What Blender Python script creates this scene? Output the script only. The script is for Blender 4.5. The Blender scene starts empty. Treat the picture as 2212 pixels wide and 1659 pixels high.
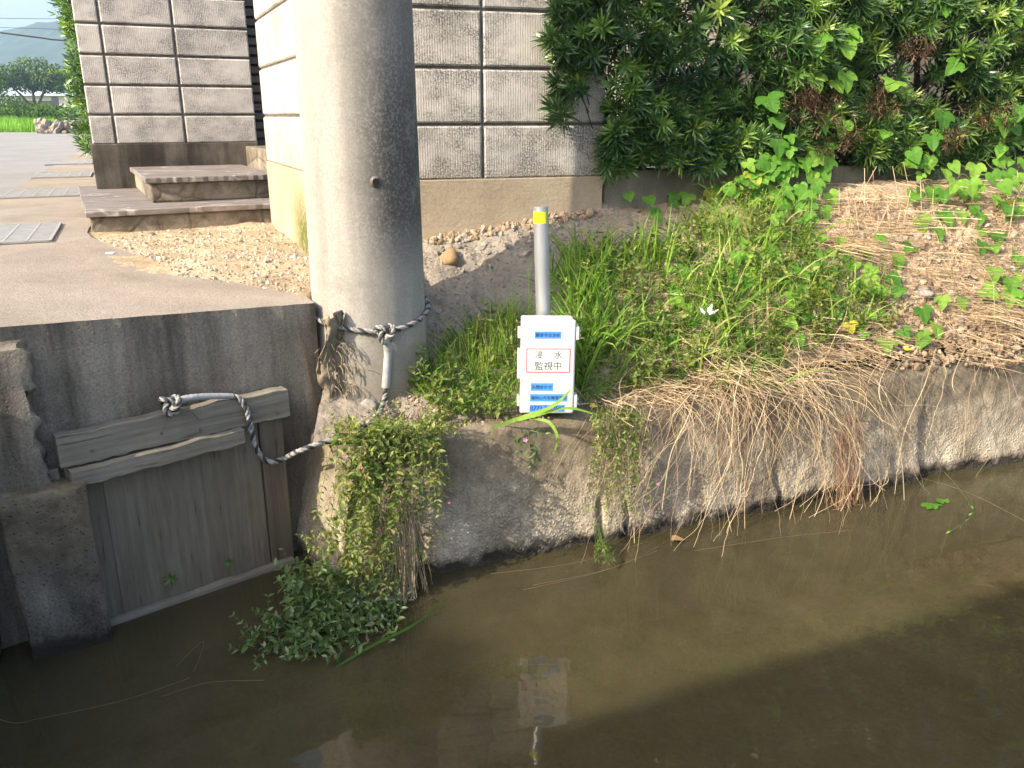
import bpy, bmesh, math, random
from mathutils import Vector, Matrix, noise, Quaternion
R = math.radians
random.seed(7)
scene = bpy.context.scene
COL = scene.collection

# ------------------------------------------------------------------ camera, sky, sun, exposure
F, CX, CY, ZC = 1791.0, 1106.0, 830.0, 1.30
PITCH = math.atan((CY - 250.0) / F)
cam_d = bpy.data.cameras.new('camera')
cam = bpy.data.objects.new('camera', cam_d)
COL.objects.link(cam)
cam.location = (0, 0, ZC)
cam.rotation_euler = (math.pi / 2 - PITCH, 0, 0)
cam_d.sensor_width = 36.0
cam_d.lens = 36.0 * F / 2212.0
cam_d.clip_start = 0.02
cam_d.clip_end = 3000
scene.camera = cam

SUN_AZ, SUN_EL = R(38.0), R(32.5)          # direction the light travels in plan, and height
sdir = Vector((math.cos(SUN_AZ) * math.cos(SUN_EL), math.sin(SUN_AZ) * math.cos(SUN_EL), -math.sin(SUN_EL)))
sun_d = bpy.data.lights.new('sun', 'SUN')
sun_d.energy = 3.2
sun_d.angle = R(0.4)
sun_d.color = (1.0, 0.88, 0.70)
sun = bpy.data.objects.new('sun', sun_d)
sun.rotation_euler = sdir.to_track_quat('-Z', 'Y').to_euler()
COL.objects.link(sun)

world = bpy.data.worlds.new('World')
scene.world = world
world.use_nodes = True
wn = world.node_tree
bg = wn.nodes['Background']
sky = wn.nodes.new('ShaderNodeTexSky')
sky.sky_type = 'NISHITA'
sky.sun_disc = False
sky.sun_elevation = SUN_EL
sky.sun_rotation = math.atan2(-sdir.x, -sdir.y)
sky.dust_density = 5.0
sky.air_density = 1.0
sky.ozone_density = 0.3
wn.links.new(sky.outputs[0], bg.inputs[0])
bg.inputs[1].default_value = 0.15
scene.view_settings.view_transform = 'Standard'
scene.view_settings.look = 'None'
scene.view_settings.gamma = 1
scene.view_settings.use_curve_mapping = False
scene.view_settings.exposure = 1.5
scene.cycles.max_bounces = 7
scene.cycles.transparent_max_bounces = 12
scene.cycles.caustics_reflective = False
scene.cycles.caustics_refractive = False

# ------------------------------------------------------------------ picture point -> place
_c, _s = math.cos(PITCH), math.sin(PITCH)
def ray(px, py):
    a, b = (px - CX) / F, -(py - CY) / F
    return Vector((a, _c + b * _s, -_s + b * _c))
EYE = Vector((0, 0, ZC))
def atZ(px, py, z):
    r = ray(px, py); return EYE + r * ((z - ZC) / r.z)
def atY(px, py, y):
    r = ray(px, py); return EYE + r * (y / r.y)
def atP(px, py, p0, ang, off=0.0):
    """on the vertical plane through p0 running at angle ang, moved off metres to its camera side"""
    n = Vector((math.sin(ang), -math.cos(ang), 0)); r = ray(px, py)
    return EYE + r * (((Vector((p0[0], p0[1], 0)) + n * off - EYE).dot(n)) / r.dot(n))

# ------------------------------------------------------------------ mesh helpers
class MB:
    def __init__(s):
        s.v = []; s.f = []; s.m = []; s.r = []
    def face(s, idx, m=0, r=0.5):
        s.f.append(idx); s.m.append(m); s.r.append(r)
    def add(s, verts, faces, m=0, r=0.5):
        b = len(s.v); s.v.extend(verts)
        for f in faces: s.face([b + i for i in f], m, r)
    def box(s, x0, x1, y0, y1, z0, z1, m=0, T=None, r=0.5):
        vs = [Vector(p) for p in ((x0,y0,z0),(x1,y0,z0),(x1,y1,z0),(x0,y1,z0),(x0,y0,z1),(x1,y0,z1),(x1,y1,z1),(x0,y1,z1))]
        if T: vs = [T @ p for p in vs]
        s.add(vs, [(0,3,2,1),(4,5,6,7),(0,1,5,4),(1,2,6,5),(2,3,7,6),(3,0,4,7)], m, r)
    def prism(s, pts, z0, z1, m=0, r=0.5):
        n = len(pts); zz = z1 if hasattr(z1, '__len__') else [z1] * n
        vs = [Vector((p[0], p[1], z0)) for p in pts] + [Vector((p[0], p[1], zz[i])) for i, p in enumerate(pts)]
        s.add(vs, [tuple(range(n - 1, -1, -1)), tuple(range(n, 2 * n))] + [(i, (i + 1) % n, n + (i + 1) % n, n + i) for i in range(n)], m, r)
    def tube(s, path, rad, n=6, m=0, r=0.5, caps=True):
        path = [Vector(p) for p in path]
        if len(path) < 2: return
        rr = rad if hasattr(rad, '__len__') else [rad] * len(path)
        b = len(s.v)
        t = (path[1] - path[0]).normalized()
        u = t.orthogonal().normalized()
        for i, p in enumerate(path):
            a = path[max(i - 1, 0)]; c = path[min(i + 1, len(path) - 1)]
            t2 = (c - a)
            if t2.length > 1e-9: t2.normalize()
            else: t2 = t
            u = (u - t2 * u.dot(t2))
            u = u.normalized() if u.length > 1e-6 else t2.orthogonal().normalized()
            w = t2.cross(u); t = t2
            for k in range(n):
                an = 2 * math.pi * k / n
                s.v.append(p + (u * math.cos(an) + w * math.sin(an)) * rr[i])
        for i in range(len(path) - 1):
            for k in range(n):
                k2 = (k + 1) % n
                s.face((b + i * n + k, b + i * n + k2, b + (i + 1) * n + k2, b + (i + 1) * n + k), m, r)
        if caps and n > 3:
            s.face(tuple(b + k for k in range(n - 1, -1, -1)), m, r)
            e = b + (len(path) - 1) * n
            s.face(tuple(e + k for k in range(n)), m, r)
    def leaf(s, p, d, nrm, L, W, r=0.5, m=0, bend=0.15, fold=0.0):
        """lance-shaped leaf"""
        d = d.normalized(); x = d.cross(nrm)
        x = x.normalized() if x.length > 1e-6 else d.orthogonal().normalized()
        nn = x.cross(d)
        a = p + d * (L * .32) + nn * (fold * W); c = p + d * (L * .7) - nn * (bend * L * .35); t = p + d * L - nn * (bend * L)
        b = len(s.v)
        s.v.extend([p, a - x * (W * .5), a + x * (W * .5), c - x * (W * .36), c + x * (W * .36), t])
        s.face((b, b + 2, b + 1), m, r); s.face((b + 1, b + 2, b + 4, b + 3), m, r); s.face((b + 3, b + 4, b + 5), m, r)
    def oval(s, p, d, nrm, L, W, r=0.5, m=0, bend=0.1):
        """broader pointed leaf folded along its rib"""
        d = d.normalized(); x = d.cross(nrm)
        x = x.normalized() if x.length > 1e-6 else d.orthogonal().normalized()
        nn = x.cross(d); b = len(s.v)
        up = nn * (W * .16)
        s.v.extend([p, p + d * (L * .2) - x * (W * .36) + up, p + d * (L * .22), p + d * (L * .2) + x * (W * .36) + up,
                    p + d * (L * .5) - x * (W * .46) + up - nn * (bend * L * .3), p + d * (L * .52) - nn * (bend * L * .3), p + d * (L * .5) + x * (W * .46) + up - nn * (bend * L * .3),
                    p + d * (L * .8) - x * (W * .2) + up * .4 - nn * (bend * L * .7), p + d * (L * .8) + x * (W * .2) + up * .4 - nn * (bend * L * .7), p + d * L - nn * (bend * L)])
        for f in ((0,2,1),(0,3,2),(1,2,5,4),(2,3,6,5),(4,5,7),(5,8,7),(5,6,8),(7,8,9)): s.face(tuple(b + i for i in f), m, r)
    LOBED = [(0, .04), (.16, -.14), (.36, -.17), (.52, -.02), (.62, .22), (.6, .42), (.44, .38), (.34, .42), (.33, .6), (.2, .82), (0, 1.03)]
    def lobed(s, p, d, nrm, L, r=0.5, m=0, cup=0.12, three=True):
        """vine leaf: heart shaped with three lobes"""
        d = d.normalized(); x = d.cross(nrm).normalized(); nn = x.cross(d)
        pts = list(s.LOBED) if three else [(0,.05),(.22,-.12),(.42,-.04),(.5,.18),(.46,.4),(.34,.58),(.2,.78),(.08,.92),(0,1.0)]
        k = random.uniform(.85, 1.15)
        def P(a, b):
            q = a * a * cup * 1.6 - (b - .3) ** 2 * cup * 2.4 + random.uniform(-.015, .015)
            return p + x * (a * L * k) + d * (b * L) + nn * (q * L)
        b = len(s.v)
        s.v.append(P(0, .28))
        rim = [P(a, c) for a, c in pts] + [P(-a, c) for a, c in pts[-2:0:-1]]
        s.v.extend(rim); n = len(rim)
        for i in range(n): s.face((b, b + 1 + i, b + 1 + (i + 1) % n), m, r)
    def blade(s, p, d, L, W, droop=0.5, r=0.5, m=0, n=5, side=None):
        """grass blade bending over under its own weight"""
        d = d.normalized(); x = side or d.cross(Vector((random.uniform(-1,1), random.uniform(-1,1), .2)))
        x = x.normalized() if x.length > 1e-6 else d.orthogonal().normalized()
        b = len(s.v); q = p.copy(); dd = d.copy()
        for i in range(n):
            w = W * (1 - (i / n) ** 2.2) * (.75 if i == 0 else 1)
            s.v.extend([q - x * (w * .5), q + x * (w * .5)])
            q = q + dd * (L / n)
            dd = (dd + Vector((0, 0, -droop * 1.6 * (i + 1) / n / n * 2))).normalized()
        s.v.append(q)
        for i in range(n - 1): s.face((b + 2*i, b + 2*i + 1, b + 2*i + 3, b + 2*i + 2), m, r)
        s.face((b + 2*n - 2, b + 2*n - 1, b + 2*n), m, r)
    def stone(s, p, rad, r=0.5, m=0, flat=.7, sub=1):
        base, fc = ICO[sub]
        e = Euler3(); sc = Vector((random.uniform(.7, 1.3), random.uniform(.7, 1.2), flat * random.uniform(.7, 1.2))) * rad
        o = Vector((random.random() * 50, random.random() * 50, random.random() * 50)); b = len(s.v)
        for v in base:
            q = v * (1 + .55 * noise.noise(v * 1.3 + o))
            q = Vector((q.x * sc.x, q.y * sc.y, q.z * sc.z)); q.rotate(e); s.v.append(p + q)
        for f in fc: s.face(tuple(b + i for i in f), m, r)
    def grid(s, P, nu, nv, m=0, r=0.5):
        b = len(s.v)
        for i in range(nu + 1):
            for j in range(nv + 1): s.v.append(Vector(P(i / nu, j / nv)))
        for i in range(nu):
            for j in range(nv):
                a = b + i * (nv + 1) + j
                s.face((a, a + nv + 1, a + nv + 2, a + 1), m, r)
    def build(s, name, mats, parent=None, local=False, smooth=False, bevel=0, seg=2):
        me = bpy.data.meshes.new(name)
        me.from_pydata([tuple(v) for v in s.v], [], s.f)
        if not isinstance(mats, (list, tuple)): mats = [mats]
        for x in mats: me.materials.append(x)
        if len(mats) > 1: me.polygons.foreach_set('material_index', s.m)
        at = me.attributes.new('rnd', 'FLOAT', 'FACE'); at.data.foreach_set('value', s.r)
        if smooth: me.polygons.foreach_set('use_smooth', [True] * len(s.f))
        me.validate(); me.update()
        o = bpy.data.objects.new(name, me); COL.objects.link(o)
        if parent:
            o.parent = parent
            if not local: o.matrix_parent_inverse = parent.matrix_basis.inverted()
        if bevel:
            b = o.modifiers.new('bevel', 'BEVEL'); b.width = bevel; b.segments = seg; b.limit_method = 'ANGLE'; b.angle_limit = R(35)
        return o
def Euler3():
    from mathutils import Euler
    return Euler((random.uniform(0, 6.3), random.uniform(0, 6.3), random.uniform(0, 6.3)))
ICO = {}
for k_ in (1, 2):
    bm_ = bmesh.new(); bmesh.ops.create_icosphere(bm_, subdivisions=k_, radius=1)
    bm_.verts.ensure_lookup_table()
    ICO[k_] = ([v.co.copy() for v in bm_.verts], [tuple(v.index for v in f.verts) for f in bm_.faces]); bm_.free()

def tag(o, label=None, cat=None, group=None, kind=None):
    if label: o['label'] = label
    if cat: o['category'] = cat
    if group: o['group'] = group
    if kind: o['kind'] = kind
    return o
def thing(name, label, cat, loc=(0, 0, 0), rz=0, group=None, rot=None):
    o = bpy.data.objects.new(name, None); COL.objects.link(o)
    o.location = loc; o.rotation_euler = rot or (0, 0, rz); o.empty_display_size = .05
    return tag(o, label, cat, group)
def struct(o): return tag(o, kind='structure')
def fbm(p, sc, oct=4):
    v = 0; a = 1; q = Vector(p) * sc
    for _ in range(oct):
        v += a * noise.noise(q); q = q * 2.03 + Vector((7.1, 3.3, 1.7)); a *= .5
    return v
def U(a, b): return random.uniform(a, b)
def rvec(): return Vector((random.gauss(0, 1), random.gauss(0, 1), random.gauss(0, 1))).normalized()
def smoothpath(pts, n=8):
    pts = [Vector(p) for p in pts]; out = []
    for i in range(len(pts) - 1):
        p0 = pts[max(i - 1, 0)]; p1 = pts[i]; p2 = pts[i + 1]; p3 = pts[min(i + 2, len(pts) - 1)]
        for k in range(n):
            t = k / n
            out.append(.5 * ((2 * p1) + (p2 - p0) * t + (2 * p0 - 5 * p1 + 4 * p2 - p3) * t * t + (3 * p1 - p0 - 3 * p2 + p3) * t ** 3))
    out.append(pts[-1]); return out

# ------------------------------------------------------------------ materials
class NT:
    def __init__(s, name):
        s.mat = bpy.data.materials.new(name); s.mat.use_nodes = True
        s.t = s.mat.node_tree; s.b = s.t.nodes['Principled BSDF']; s.out = s.t.nodes['Material Output']
        s.tc = s.t.nodes.new('ShaderNodeTexCoord'); s.co = s.tc.outputs['Object']
    def n(s, ty): return s.t.nodes.new('ShaderNode' + ty)
    def l(s, a, b):
        if hasattr(a, 'links') or hasattr(a, 'is_linked'): s.t.links.new(a, b)
        else:
            if isinstance(a, (tuple, list)) and len(a) == 3 and b.type == 'RGBA': a = (*a, 1)
            b.default_value = a
    def map(s, sc=(1, 1, 1), rot=(0, 0, 0), loc=(0, 0, 0), co=None):
        m = s.n('Mapping'); s.l(co or s.co, m.inputs[0]); m.inputs[3].default_value = sc; m.inputs[2].default_value = rot; m.inputs[1].default_value = loc
        return m.outputs[0]
    def noise(s, sc=5, det=6, ro=.6, co=None, dist=0):
        x = s.n('TexNoise'); s.l(co or s.co, x.inputs['Vector']); x.inputs['Scale'].default_value = sc
        x.inputs['Detail'].default_value = det; x.inputs['Roughness'].default_value = ro; x.inputs['Distortion'].default_value = dist
        return x.outputs['Fac']
    def voro(s, sc=50, co=None, feat='F1', out='Distance'):
        x = s.n('TexVoronoi'); x.feature = feat; s.l(co or s.co, x.inputs['Vector']); x.inputs['Scale'].default_value = sc
        return x.outputs[out]
    def wave(s, sc=10, dist=0, co=None, axis='X', det=2):
        x = s.n('TexWave'); x.bands_direction = axis; s.l(co or s.co, x.inputs['Vector']); x.inputs['Scale'].default_value = sc
        x.inputs['Distortion'].default_value = dist; x.inputs['Detail'].default_value = det
        return x.outputs['Fac']
    def ramp(s, fac, stops):
        x = s.n('ValToRGB'); s.l(fac, x.inputs[0]); e = x.color_ramp.elements
        while len(e) < len(stops): e.new(.5)
        for i, (p, c) in enumerate(stops):
            e[i].position = p; e[i].color = (*c, 1) if hasattr(c, '__len__') else (c, c, c, 1)
        return x.outputs[0]
    def mix(s, fac, a, b, mode='MIX'):
        x = s.n('MixRGB'); x.blend_type = mode; s.l(fac, x.inputs[0]); s.l(a, x.inputs[1]); s.l(b, x.inputs[2]); return x.outputs[0]
    def math(s, op, a, b=0.0, clamp=False):
        x = s.n('Math'); x.operation = op; x.use_clamp = clamp; s.l(a, x.inputs[0]); s.l(b, x.inputs[1]); return x.outputs[0]
    def sep(s, co=None):
        x = s.n('SeparateXYZ'); s.l(co or s.co, x.inputs[0]); return x.outputs
    def range(s, v, a, b, c=0., d=1.):
        x = s.n('MapRange'); x.clamp = True; s.l(v, x.inputs[0])
        for i, q in enumerate((a, b, c, d)): x.inputs[i + 1].default_value = q
        return x.outputs[0]
    def attr(s, name='rnd'):
        x = s.n('Attribute'); x.attribute_name = name; return x.outputs['Fac']
    def bump(s, h, st=.5, dist=.01, nrm=None):
        x = s.n('Bump'); x.inputs['Strength'].default_value = st; x.inputs['Distance'].default_value = dist; s.l(h, x.inputs['Height'])
        if nrm is not None: s.l(nrm, x.inputs['Normal'])
        return x.outputs[0]
    def fin(s, col=None, rough=.85, nrm=None, metal=0, spec=.3):
        if col is not None: s.l(col, s.b.inputs['Base Color'])
        s.l(rough, s.b.inputs['Roughness']); s.b.inputs['Metallic'].default_value = metal; s.b.inputs['Specular IOR Level'].default_value = spec
        if nrm is not None: s.l(nrm, s.b.inputs['Normal'])
        return s.mat
def V3(c, k): return tuple(x * k for x in c)

def concrete(name, base, dark, light=None, sc=3, stain=.5, grain=.4, streak=True, pit=.3, bumpd=.004, extra=None):
    t = NT(name); light = light or V3(base, 1.3)
    c = t.ramp(t.noise(sc, 8, .62), [(.3, dark), (.5, base), (.72, light)])
    if streak:
        m = t.noise(6, 6, .65, t.map((1, 1, .12)))
        c = t.mix(t.math('MULTIPLY', t.ramp(m, [(.42, 0), (.6, 1)]), stain), c, V3(dark, .5))
    g = t.noise(160, 3, .7)
    c = t.mix(grain, c, t.ramp(g, [(.3, .25), (.7, 1.0)]), 'MULTIPLY')
    if extra: c = extra(t, c)
    h = t.math('ADD', t.math('MULTIPLY', t.noise(25, 8, .7), .7), t.math('MULTIPLY', g, .3))
    pv = t.ramp(t.voro(70), [(.05, 0), (.25, 1)])
    pv2 = t.math('MULTIPLY', t.math('SUBTRACT', pv, 1), pit)
    h = t.math('ADD', h, pv2)
    return t.fin(c, .92, t.bump(h, .7, bumpd), spec=.2)
def plain(name, col, rough=.6, metal=0, spec=.4, var=.12, sc=12, bump=0):
    t = NT(name); n = t.noise(sc, 5, .6)
    c = t.mix(1, col, t.ramp(n, [(.25, 1 - var * 2), (.75, 1 + var)]), 'MULTIPLY')
    nr = t.bump(t.noise(sc * 6, 5, .6), .5, bump) if bump else None
    return t.fin(c, rough, nr, metal, spec)
def leafmat(name, stops, trans=.35, rough=.45, spec=.35):
    t = NT(name); a = t.attr(); c = t.ramp(a, stops)
    c = t.mix(.35, c, t.ramp(t.noise(60, 3, .6), [(.3, .55), (.7, 1.25)]), 'MULTIPLY')
    t.fin(c, rough, spec=spec)
    tr = t.n('BsdfTranslucent'); t.l(t.mix(1, c, (1.25, 1.2, .55), 'MULTIPLY'), tr.inputs[0])
    mx = t.n('MixShader'); mx.inputs[0].default_value = trans
    t.t.links.new(t.b.outputs[0], mx.inputs[1]); t.t.links.new(tr.outputs[0], mx.inputs[2]); t.t.links.new(mx.outputs[0], t.out.inputs[0])
    return t.mat

M = {}
M['slab'] = concrete('weathered_slab_concrete', (.34, .295, .235), (.16, .135, .105), (.46, .405, .33), 3.2, .8, .6, bumpd=.009)
def speck(t, c):
    c = t.mix(.55, c, t.ramp(t.noise(330, 2, .75), [(.34, .42), (.5, 1.0), (.66, 1.45)]), 'MULTIPLY')
    return t.mix(t.math('MULTIPLY', t.range(t.noise(1.4, 6, .7), .48, .7), .5), c, (.2, .17, .135))
M['apron'] = concrete('apron_concrete', (.36, .305, .25), (.27, .23, .19), (.43, .37, .31), 3, 0, .5, streak=False, bumpd=.007, extra=speck)
def wet(t, c):
    z = t.sep()[2]; n = t.noise(14, 5, .65)
    k = t.range(t.math('SUBTRACT', z, t.math('MULTIPLY', n, .14)), -.05, -.015, .92, 0)
    c = t.mix(k, c, (.03, .027, .021))
    top = t.range(t.math('ADD', z, t.math('MULTIPLY', n, .3)), .26, .48, 0, .8)
    c = t.mix(top, c, t.ramp(t.noise(22, 7, .7), [(.3, (.075, .058, .036)), (.55, (.17, .135, .088)), (.75, (.27, .22, .15))]))
    return c
def canal():
    t = NT('canal_wall_concrete')
    c = t.ramp(t.noise(5, 8, .65), [(.28, (.3, .255, .185)), (.5, (.52, .45, .34)), (.72, (.65, .575, .445))])
    st = t.ramp(t.noise(7, 6, .65, t.map((1, 1, .35))), [(.42, 0), (.62, 1)])
    c = t.mix(t.math('MULTIPLY', st, .6), c, (.13, .106, .075))
    vo = t.voro(105); ag = t.ramp(vo, [(.1, 1.15), (.5, .8)]); low = t.range(t.math('ADD', t.sep()[2], t.math('MULTIPLY', t.noise(6, 4, .6), .2)), .2, .42, 1, .12)
    c = t.mix(t.math('MULTIPLY', low, .7), c, ag, 'MULTIPLY')
    c = wet(t, c)
    c = t.mix(.5, c, t.ramp(t.noise(130, 4, .75), [(.32, .4), (.68, 1.35)]), 'MULTIPLY')
    h = t.math('ADD', t.math('MULTIPLY', t.math('MULTIPLY', t.ramp(vo, [(.05, 1), (.55, 0)]), low), .8), t.math('MULTIPLY', t.noise(45, 8, .7), .6))
    return t.fin(c, .9, t.bump(h, .65, .006), spec=.25)
M['canal'] = canal()
M['pier'] = concrete('pier_concrete', (.29, .265, .225), (.13, .117, .098), (.43, .4, .35), 9, .6, .65, pit=.6, bumpd=.012, extra=wet)
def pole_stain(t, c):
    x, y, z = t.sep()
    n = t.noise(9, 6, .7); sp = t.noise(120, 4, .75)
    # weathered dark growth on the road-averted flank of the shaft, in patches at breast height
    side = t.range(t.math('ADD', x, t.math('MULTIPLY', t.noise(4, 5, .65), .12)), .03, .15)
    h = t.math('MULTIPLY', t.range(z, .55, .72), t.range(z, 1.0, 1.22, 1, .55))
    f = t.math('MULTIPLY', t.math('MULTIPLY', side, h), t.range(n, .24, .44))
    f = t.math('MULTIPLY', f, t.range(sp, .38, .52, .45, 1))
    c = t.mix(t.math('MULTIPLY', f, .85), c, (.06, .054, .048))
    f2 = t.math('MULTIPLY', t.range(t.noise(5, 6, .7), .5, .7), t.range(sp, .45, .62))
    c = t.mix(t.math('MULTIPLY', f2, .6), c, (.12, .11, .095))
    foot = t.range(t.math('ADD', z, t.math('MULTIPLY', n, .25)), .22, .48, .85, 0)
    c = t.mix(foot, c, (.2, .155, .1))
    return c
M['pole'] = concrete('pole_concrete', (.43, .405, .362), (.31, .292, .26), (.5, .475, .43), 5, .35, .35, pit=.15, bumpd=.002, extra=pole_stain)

def blockmat(name, base, dirt, soil_h, warm):
    """split-rib concrete block: fine vertical ribs, grey algae under the joints, soil splash near the ground (local z)"""
    t = NT(name); x, y, z = t.sep()
    rib = t.wave(34, 1.2, t.map((1, 1, .25)), 'X', 2)
    rib2 = t.noise(150, 4, .72, t.map((1, 1, .16)))
    c = t.ramp(t.noise(3.5, 7, .65), [(.3, V3(base, .72)), (.5, base), (.7, V3(base, 1.16))])
    c = t.mix(.34, c, t.ramp(t.math('ADD', t.math('MULTIPLY', rib, .22), t.math('MULTIPLY', rib2, .78)), [(.3, .42), (.62, 1.05)]), 'MULTIPLY')
    al = t.math('MULTIPLY', t.range(t.noise(4.5, 6, .68, t.map((1, 1, 1.6))), .40, .58), t.range(t.noise(150, 3, .7), .38, .56))
    c = t.mix(t.math('MULTIPLY', al, dirt), c, (.055, .052, .05))
    so = t.range(t.math('ADD', z, t.math('MULTIPLY', t.noise(5, 5, .6), .3)), soil_h, soil_h + .28, .7, 0)
    c = t.mix(so, c, warm)
    h = t.math('ADD', t.math('MULTIPLY', rib, .25), t.math('MULTIPLY', rib2, 1.0))
    return t.fin(c, .95, t.bump(h, .45, .004), spec=.15)
M['block'] = blockmat('ribbed_block', (.56, .525, .475), .8, .3, (.40, .32, .215))
M['block_grey'] = blockmat('ribbed_block_grey', (.60, .56, .515), .65, -.5, (.3, .28, .25))
M['block_pale'] = blockmat('ribbed_block_pale', (.52, .475, .41), .35, .35, (.5, .38, .23))
M['mortar'] = plain('mortar_joint', (.16, .15, .135), .95, var=.3, sc=30, bump=.002)
def plinth(name, base, moss):
    t = NT(name); x, y, z = t.sep()
    c = t.ramp(t.noise(4, 7, .6), [(.3, V3(base, .78)), (.55, base), (.75, V3(base, 1.15))])
    c = t.mix(.3, c, t.ramp(t.noise(120, 3, .7), [(.3, .5), (.7, 1.05)]), 'MULTIPLY')
    if moss:
        f = t.math('MULTIPLY', t.range(t.math('ADD', z, t.math('MULTIPLY', t.noise(18, 5, .7), .18)), .28, .44, 1, 0), t.range(t.noise(40, 5, .75), .3, .5))
        f = t.math('MULTIPLY', f, t.range(x, .5, .75, 0, 1))
        c = t.mix(f, c, (.10, .12, .025))
    h = t.math('ADD', t.noise(70, 5, .7), t.math('MULTIPLY', t.noise(26, 4, .7, t.map((.5, 1, 2))), .8))
    return t.fin(c, .95, t.bump(h, .6, .004), spec=.15)
M['plinth'] = plinth('rendered_plinth', (.43, .35, .25), False)
M['plinth_moss'] = plinth('rendered_plinth_moss', (.5, .395, .265), True)
M['plinth_dark'] = concrete('stained_plinth', (.15, .13, .105), (.06, .052, .043), (.24, .21, .17), 5, .8, .4)
M['curb'] = concrete('kerb_wall_concrete', (.30, .27, .215), (.18, .16, .125), (.42, .38, .3), 5, .5, .4)
def stonemat():
    t = NT('slate_paving')
    c = t.ramp(t.noise(4, 6, .7, t.map((1, 6, 3))), [(.3, (.10, .085, .075)), (.5, (.19, .165, .15)), (.7, (.27, .235, .215))])
    vein = t.ramp(t.math('ABSOLUTE', t.math('SUBTRACT', t.noise(2.1, 3, .5, t.map((.8, 1.8, 1))), .5)), [(.0, 1), (.012, 0)])
    c = t.mix(t.math('MULTIPLY', vein, .4), c, (.7, .66, .6))
    return t.fin(c, .7, t.bump(t.noise(30, 8, .7, t.map((1, 5, 3))), .7, .006), spec=.35)
M['slate'] = stonemat()
def rubble():
    t = NT('step_riser_stone')
    v = t.voro(4.2, t.map((1, .2, 1.0)), 'DISTANCE_TO_EDGE'); cell = t.voro(4.2, t.map((1, .2, 1.0)), 'F1', 'Color')
    c = t.ramp(t.noise(9, 7, .65), [(.3, (.13, .11, .085)), (.5, (.25, .215, .165)), (.7, (.36, .315, .25))])
    c = t.mix(.45, c, t.ramp(cell, [(.2, .5), (.8, 1.2)]), 'MULTIPLY')
    e = t.ramp(t.math('ADD', v, t.math('MULTIPLY', t.noise(20, 5, .7), .05)), [(.02, .35), (.065, 1)]); c = t.mix(e, (.13, .11, .085), c)
    c = t.mix(t.math('MULTIPLY', t.range(t.noise(12, 6, .7), .5, .66), .7), c, (.07, .06, .045))
    return t.fin(c, .9, t.bump(t.math('ADD', t.math('MULTIPLY', e, .8), t.noise(30, 6, .7)), .8, .01), spec=.2)
M['rubble'] = rubble()
def soil(name, a, b, c3, bumpd=.012, extra=None):
    t = NT(name)
    c = t.ramp(t.noise(6, 8, .68), [(.28, a), (.5, b), (.72, c3)])
    if extra: c = extra(t, c)
    c = t.mix(.6, c, t.ramp(t.noise(70, 5, .75), [(.3, .45), (.7, 1.2)]), 'MULTIPLY')
    h = t.math('ADD', t.noise(28, 9, .75), t.math('MULTIPLY', t.voro(55), .4))
    return t.fin(c, .97, t.bump(h, .9, bumpd), spec=.1)
def shade_grey(t, c):  # greys the bank near the pole: shaded look painted into the soil colour
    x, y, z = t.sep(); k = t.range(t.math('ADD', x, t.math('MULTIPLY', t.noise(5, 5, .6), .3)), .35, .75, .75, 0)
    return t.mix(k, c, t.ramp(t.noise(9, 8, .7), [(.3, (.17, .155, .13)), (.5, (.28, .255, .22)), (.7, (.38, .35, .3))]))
M['soil'] = soil('dry_bank_soil', (.30, .225, .15), (.46, .355, .25), (.57, .46, .34), .014, shade_grey)
M['gravel'] = soil('sandy_gravel', (.30, .225, .14), (.43, .335, .22), (.55, .46, .33), .008)
M['field'] = soil('field_earth', (.10, .13, .035), (.15, .2, .05), (.2, .24, .08))
def stonesmat(name, stops):
    t = NT(name); c = t.ramp(t.attr(), stops)
    c = t.mix(.5, c, t.ramp(t.noise(60, 5, .7), [(.3, .6), (.7, 1.2)]), 'MULTIPLY')
    return t.fin(c, .93, t.bump(t.noise(90, 5, .7), .6, .004), spec=.2)
M['pebbles'] = stonesmat('mixed_gravel', [(0, (.2, .17, .13)), (.4, (.36, .31, .24)), (.75, (.47, .4, .3)), (1, (.55, .52, .47))])
M['clods'] = stonesmat('soil_clods', [(0, (.22, .155, .1)), (.5, (.36, .265, .18)), (.9, (.45, .35, .25)), (1, (.40, .37, .33))])
M['greystones'] = stonesmat('grey_stones', [(0, (.19, .17, .145)), (.6, (.30, .275, .24)), (1, (.42, .37, .3))])
M['brownrock'] = stonesmat('brown_rock', [(0, (.3, .19, .1)), (1, (.36, .24, .13))])
def asphalt():
    t = NT('asphalt')
    c = t.ramp(t.noise(1.2, 6, .6), [(.3, (.2, .195, .19)), (.6, (.26, .252, .245)), (.8, (.3, .29, .28))])
    c = t.mix(.5, c, t.ramp(t.noise(180, 2, .7), [(.3, .6), (.7, 1.3)]), 'MULTIPLY')
    return t.fin(c, .85, t.bump(t.noise(180, 2, .7), .4, .004), spec=.3)
M['asphalt'] = asphalt()
def galv(name, a, b, rough=.42, metal=.75):
    t = NT(name)
    c = t.ramp(t.noise(20, 5, .6, t.map((1, 1, .25))), [(.3, a), (.7, b)])
    return t.fin(c, rough, t.bump(t.noise(150, 3, .6), .15, .001), metal, .5)
M['galv'] = galv('galvanised_steel', (.38, .40, .41), (.58, .6, .61), .4, .7)
M['grate'] = galv('galvanised_grating', (.27, .265, .255), (.38, .375, .365), .65, .15)
M['grate_gap'] = plain('grating_gap', (.09, .09, .088), .8)
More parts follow.
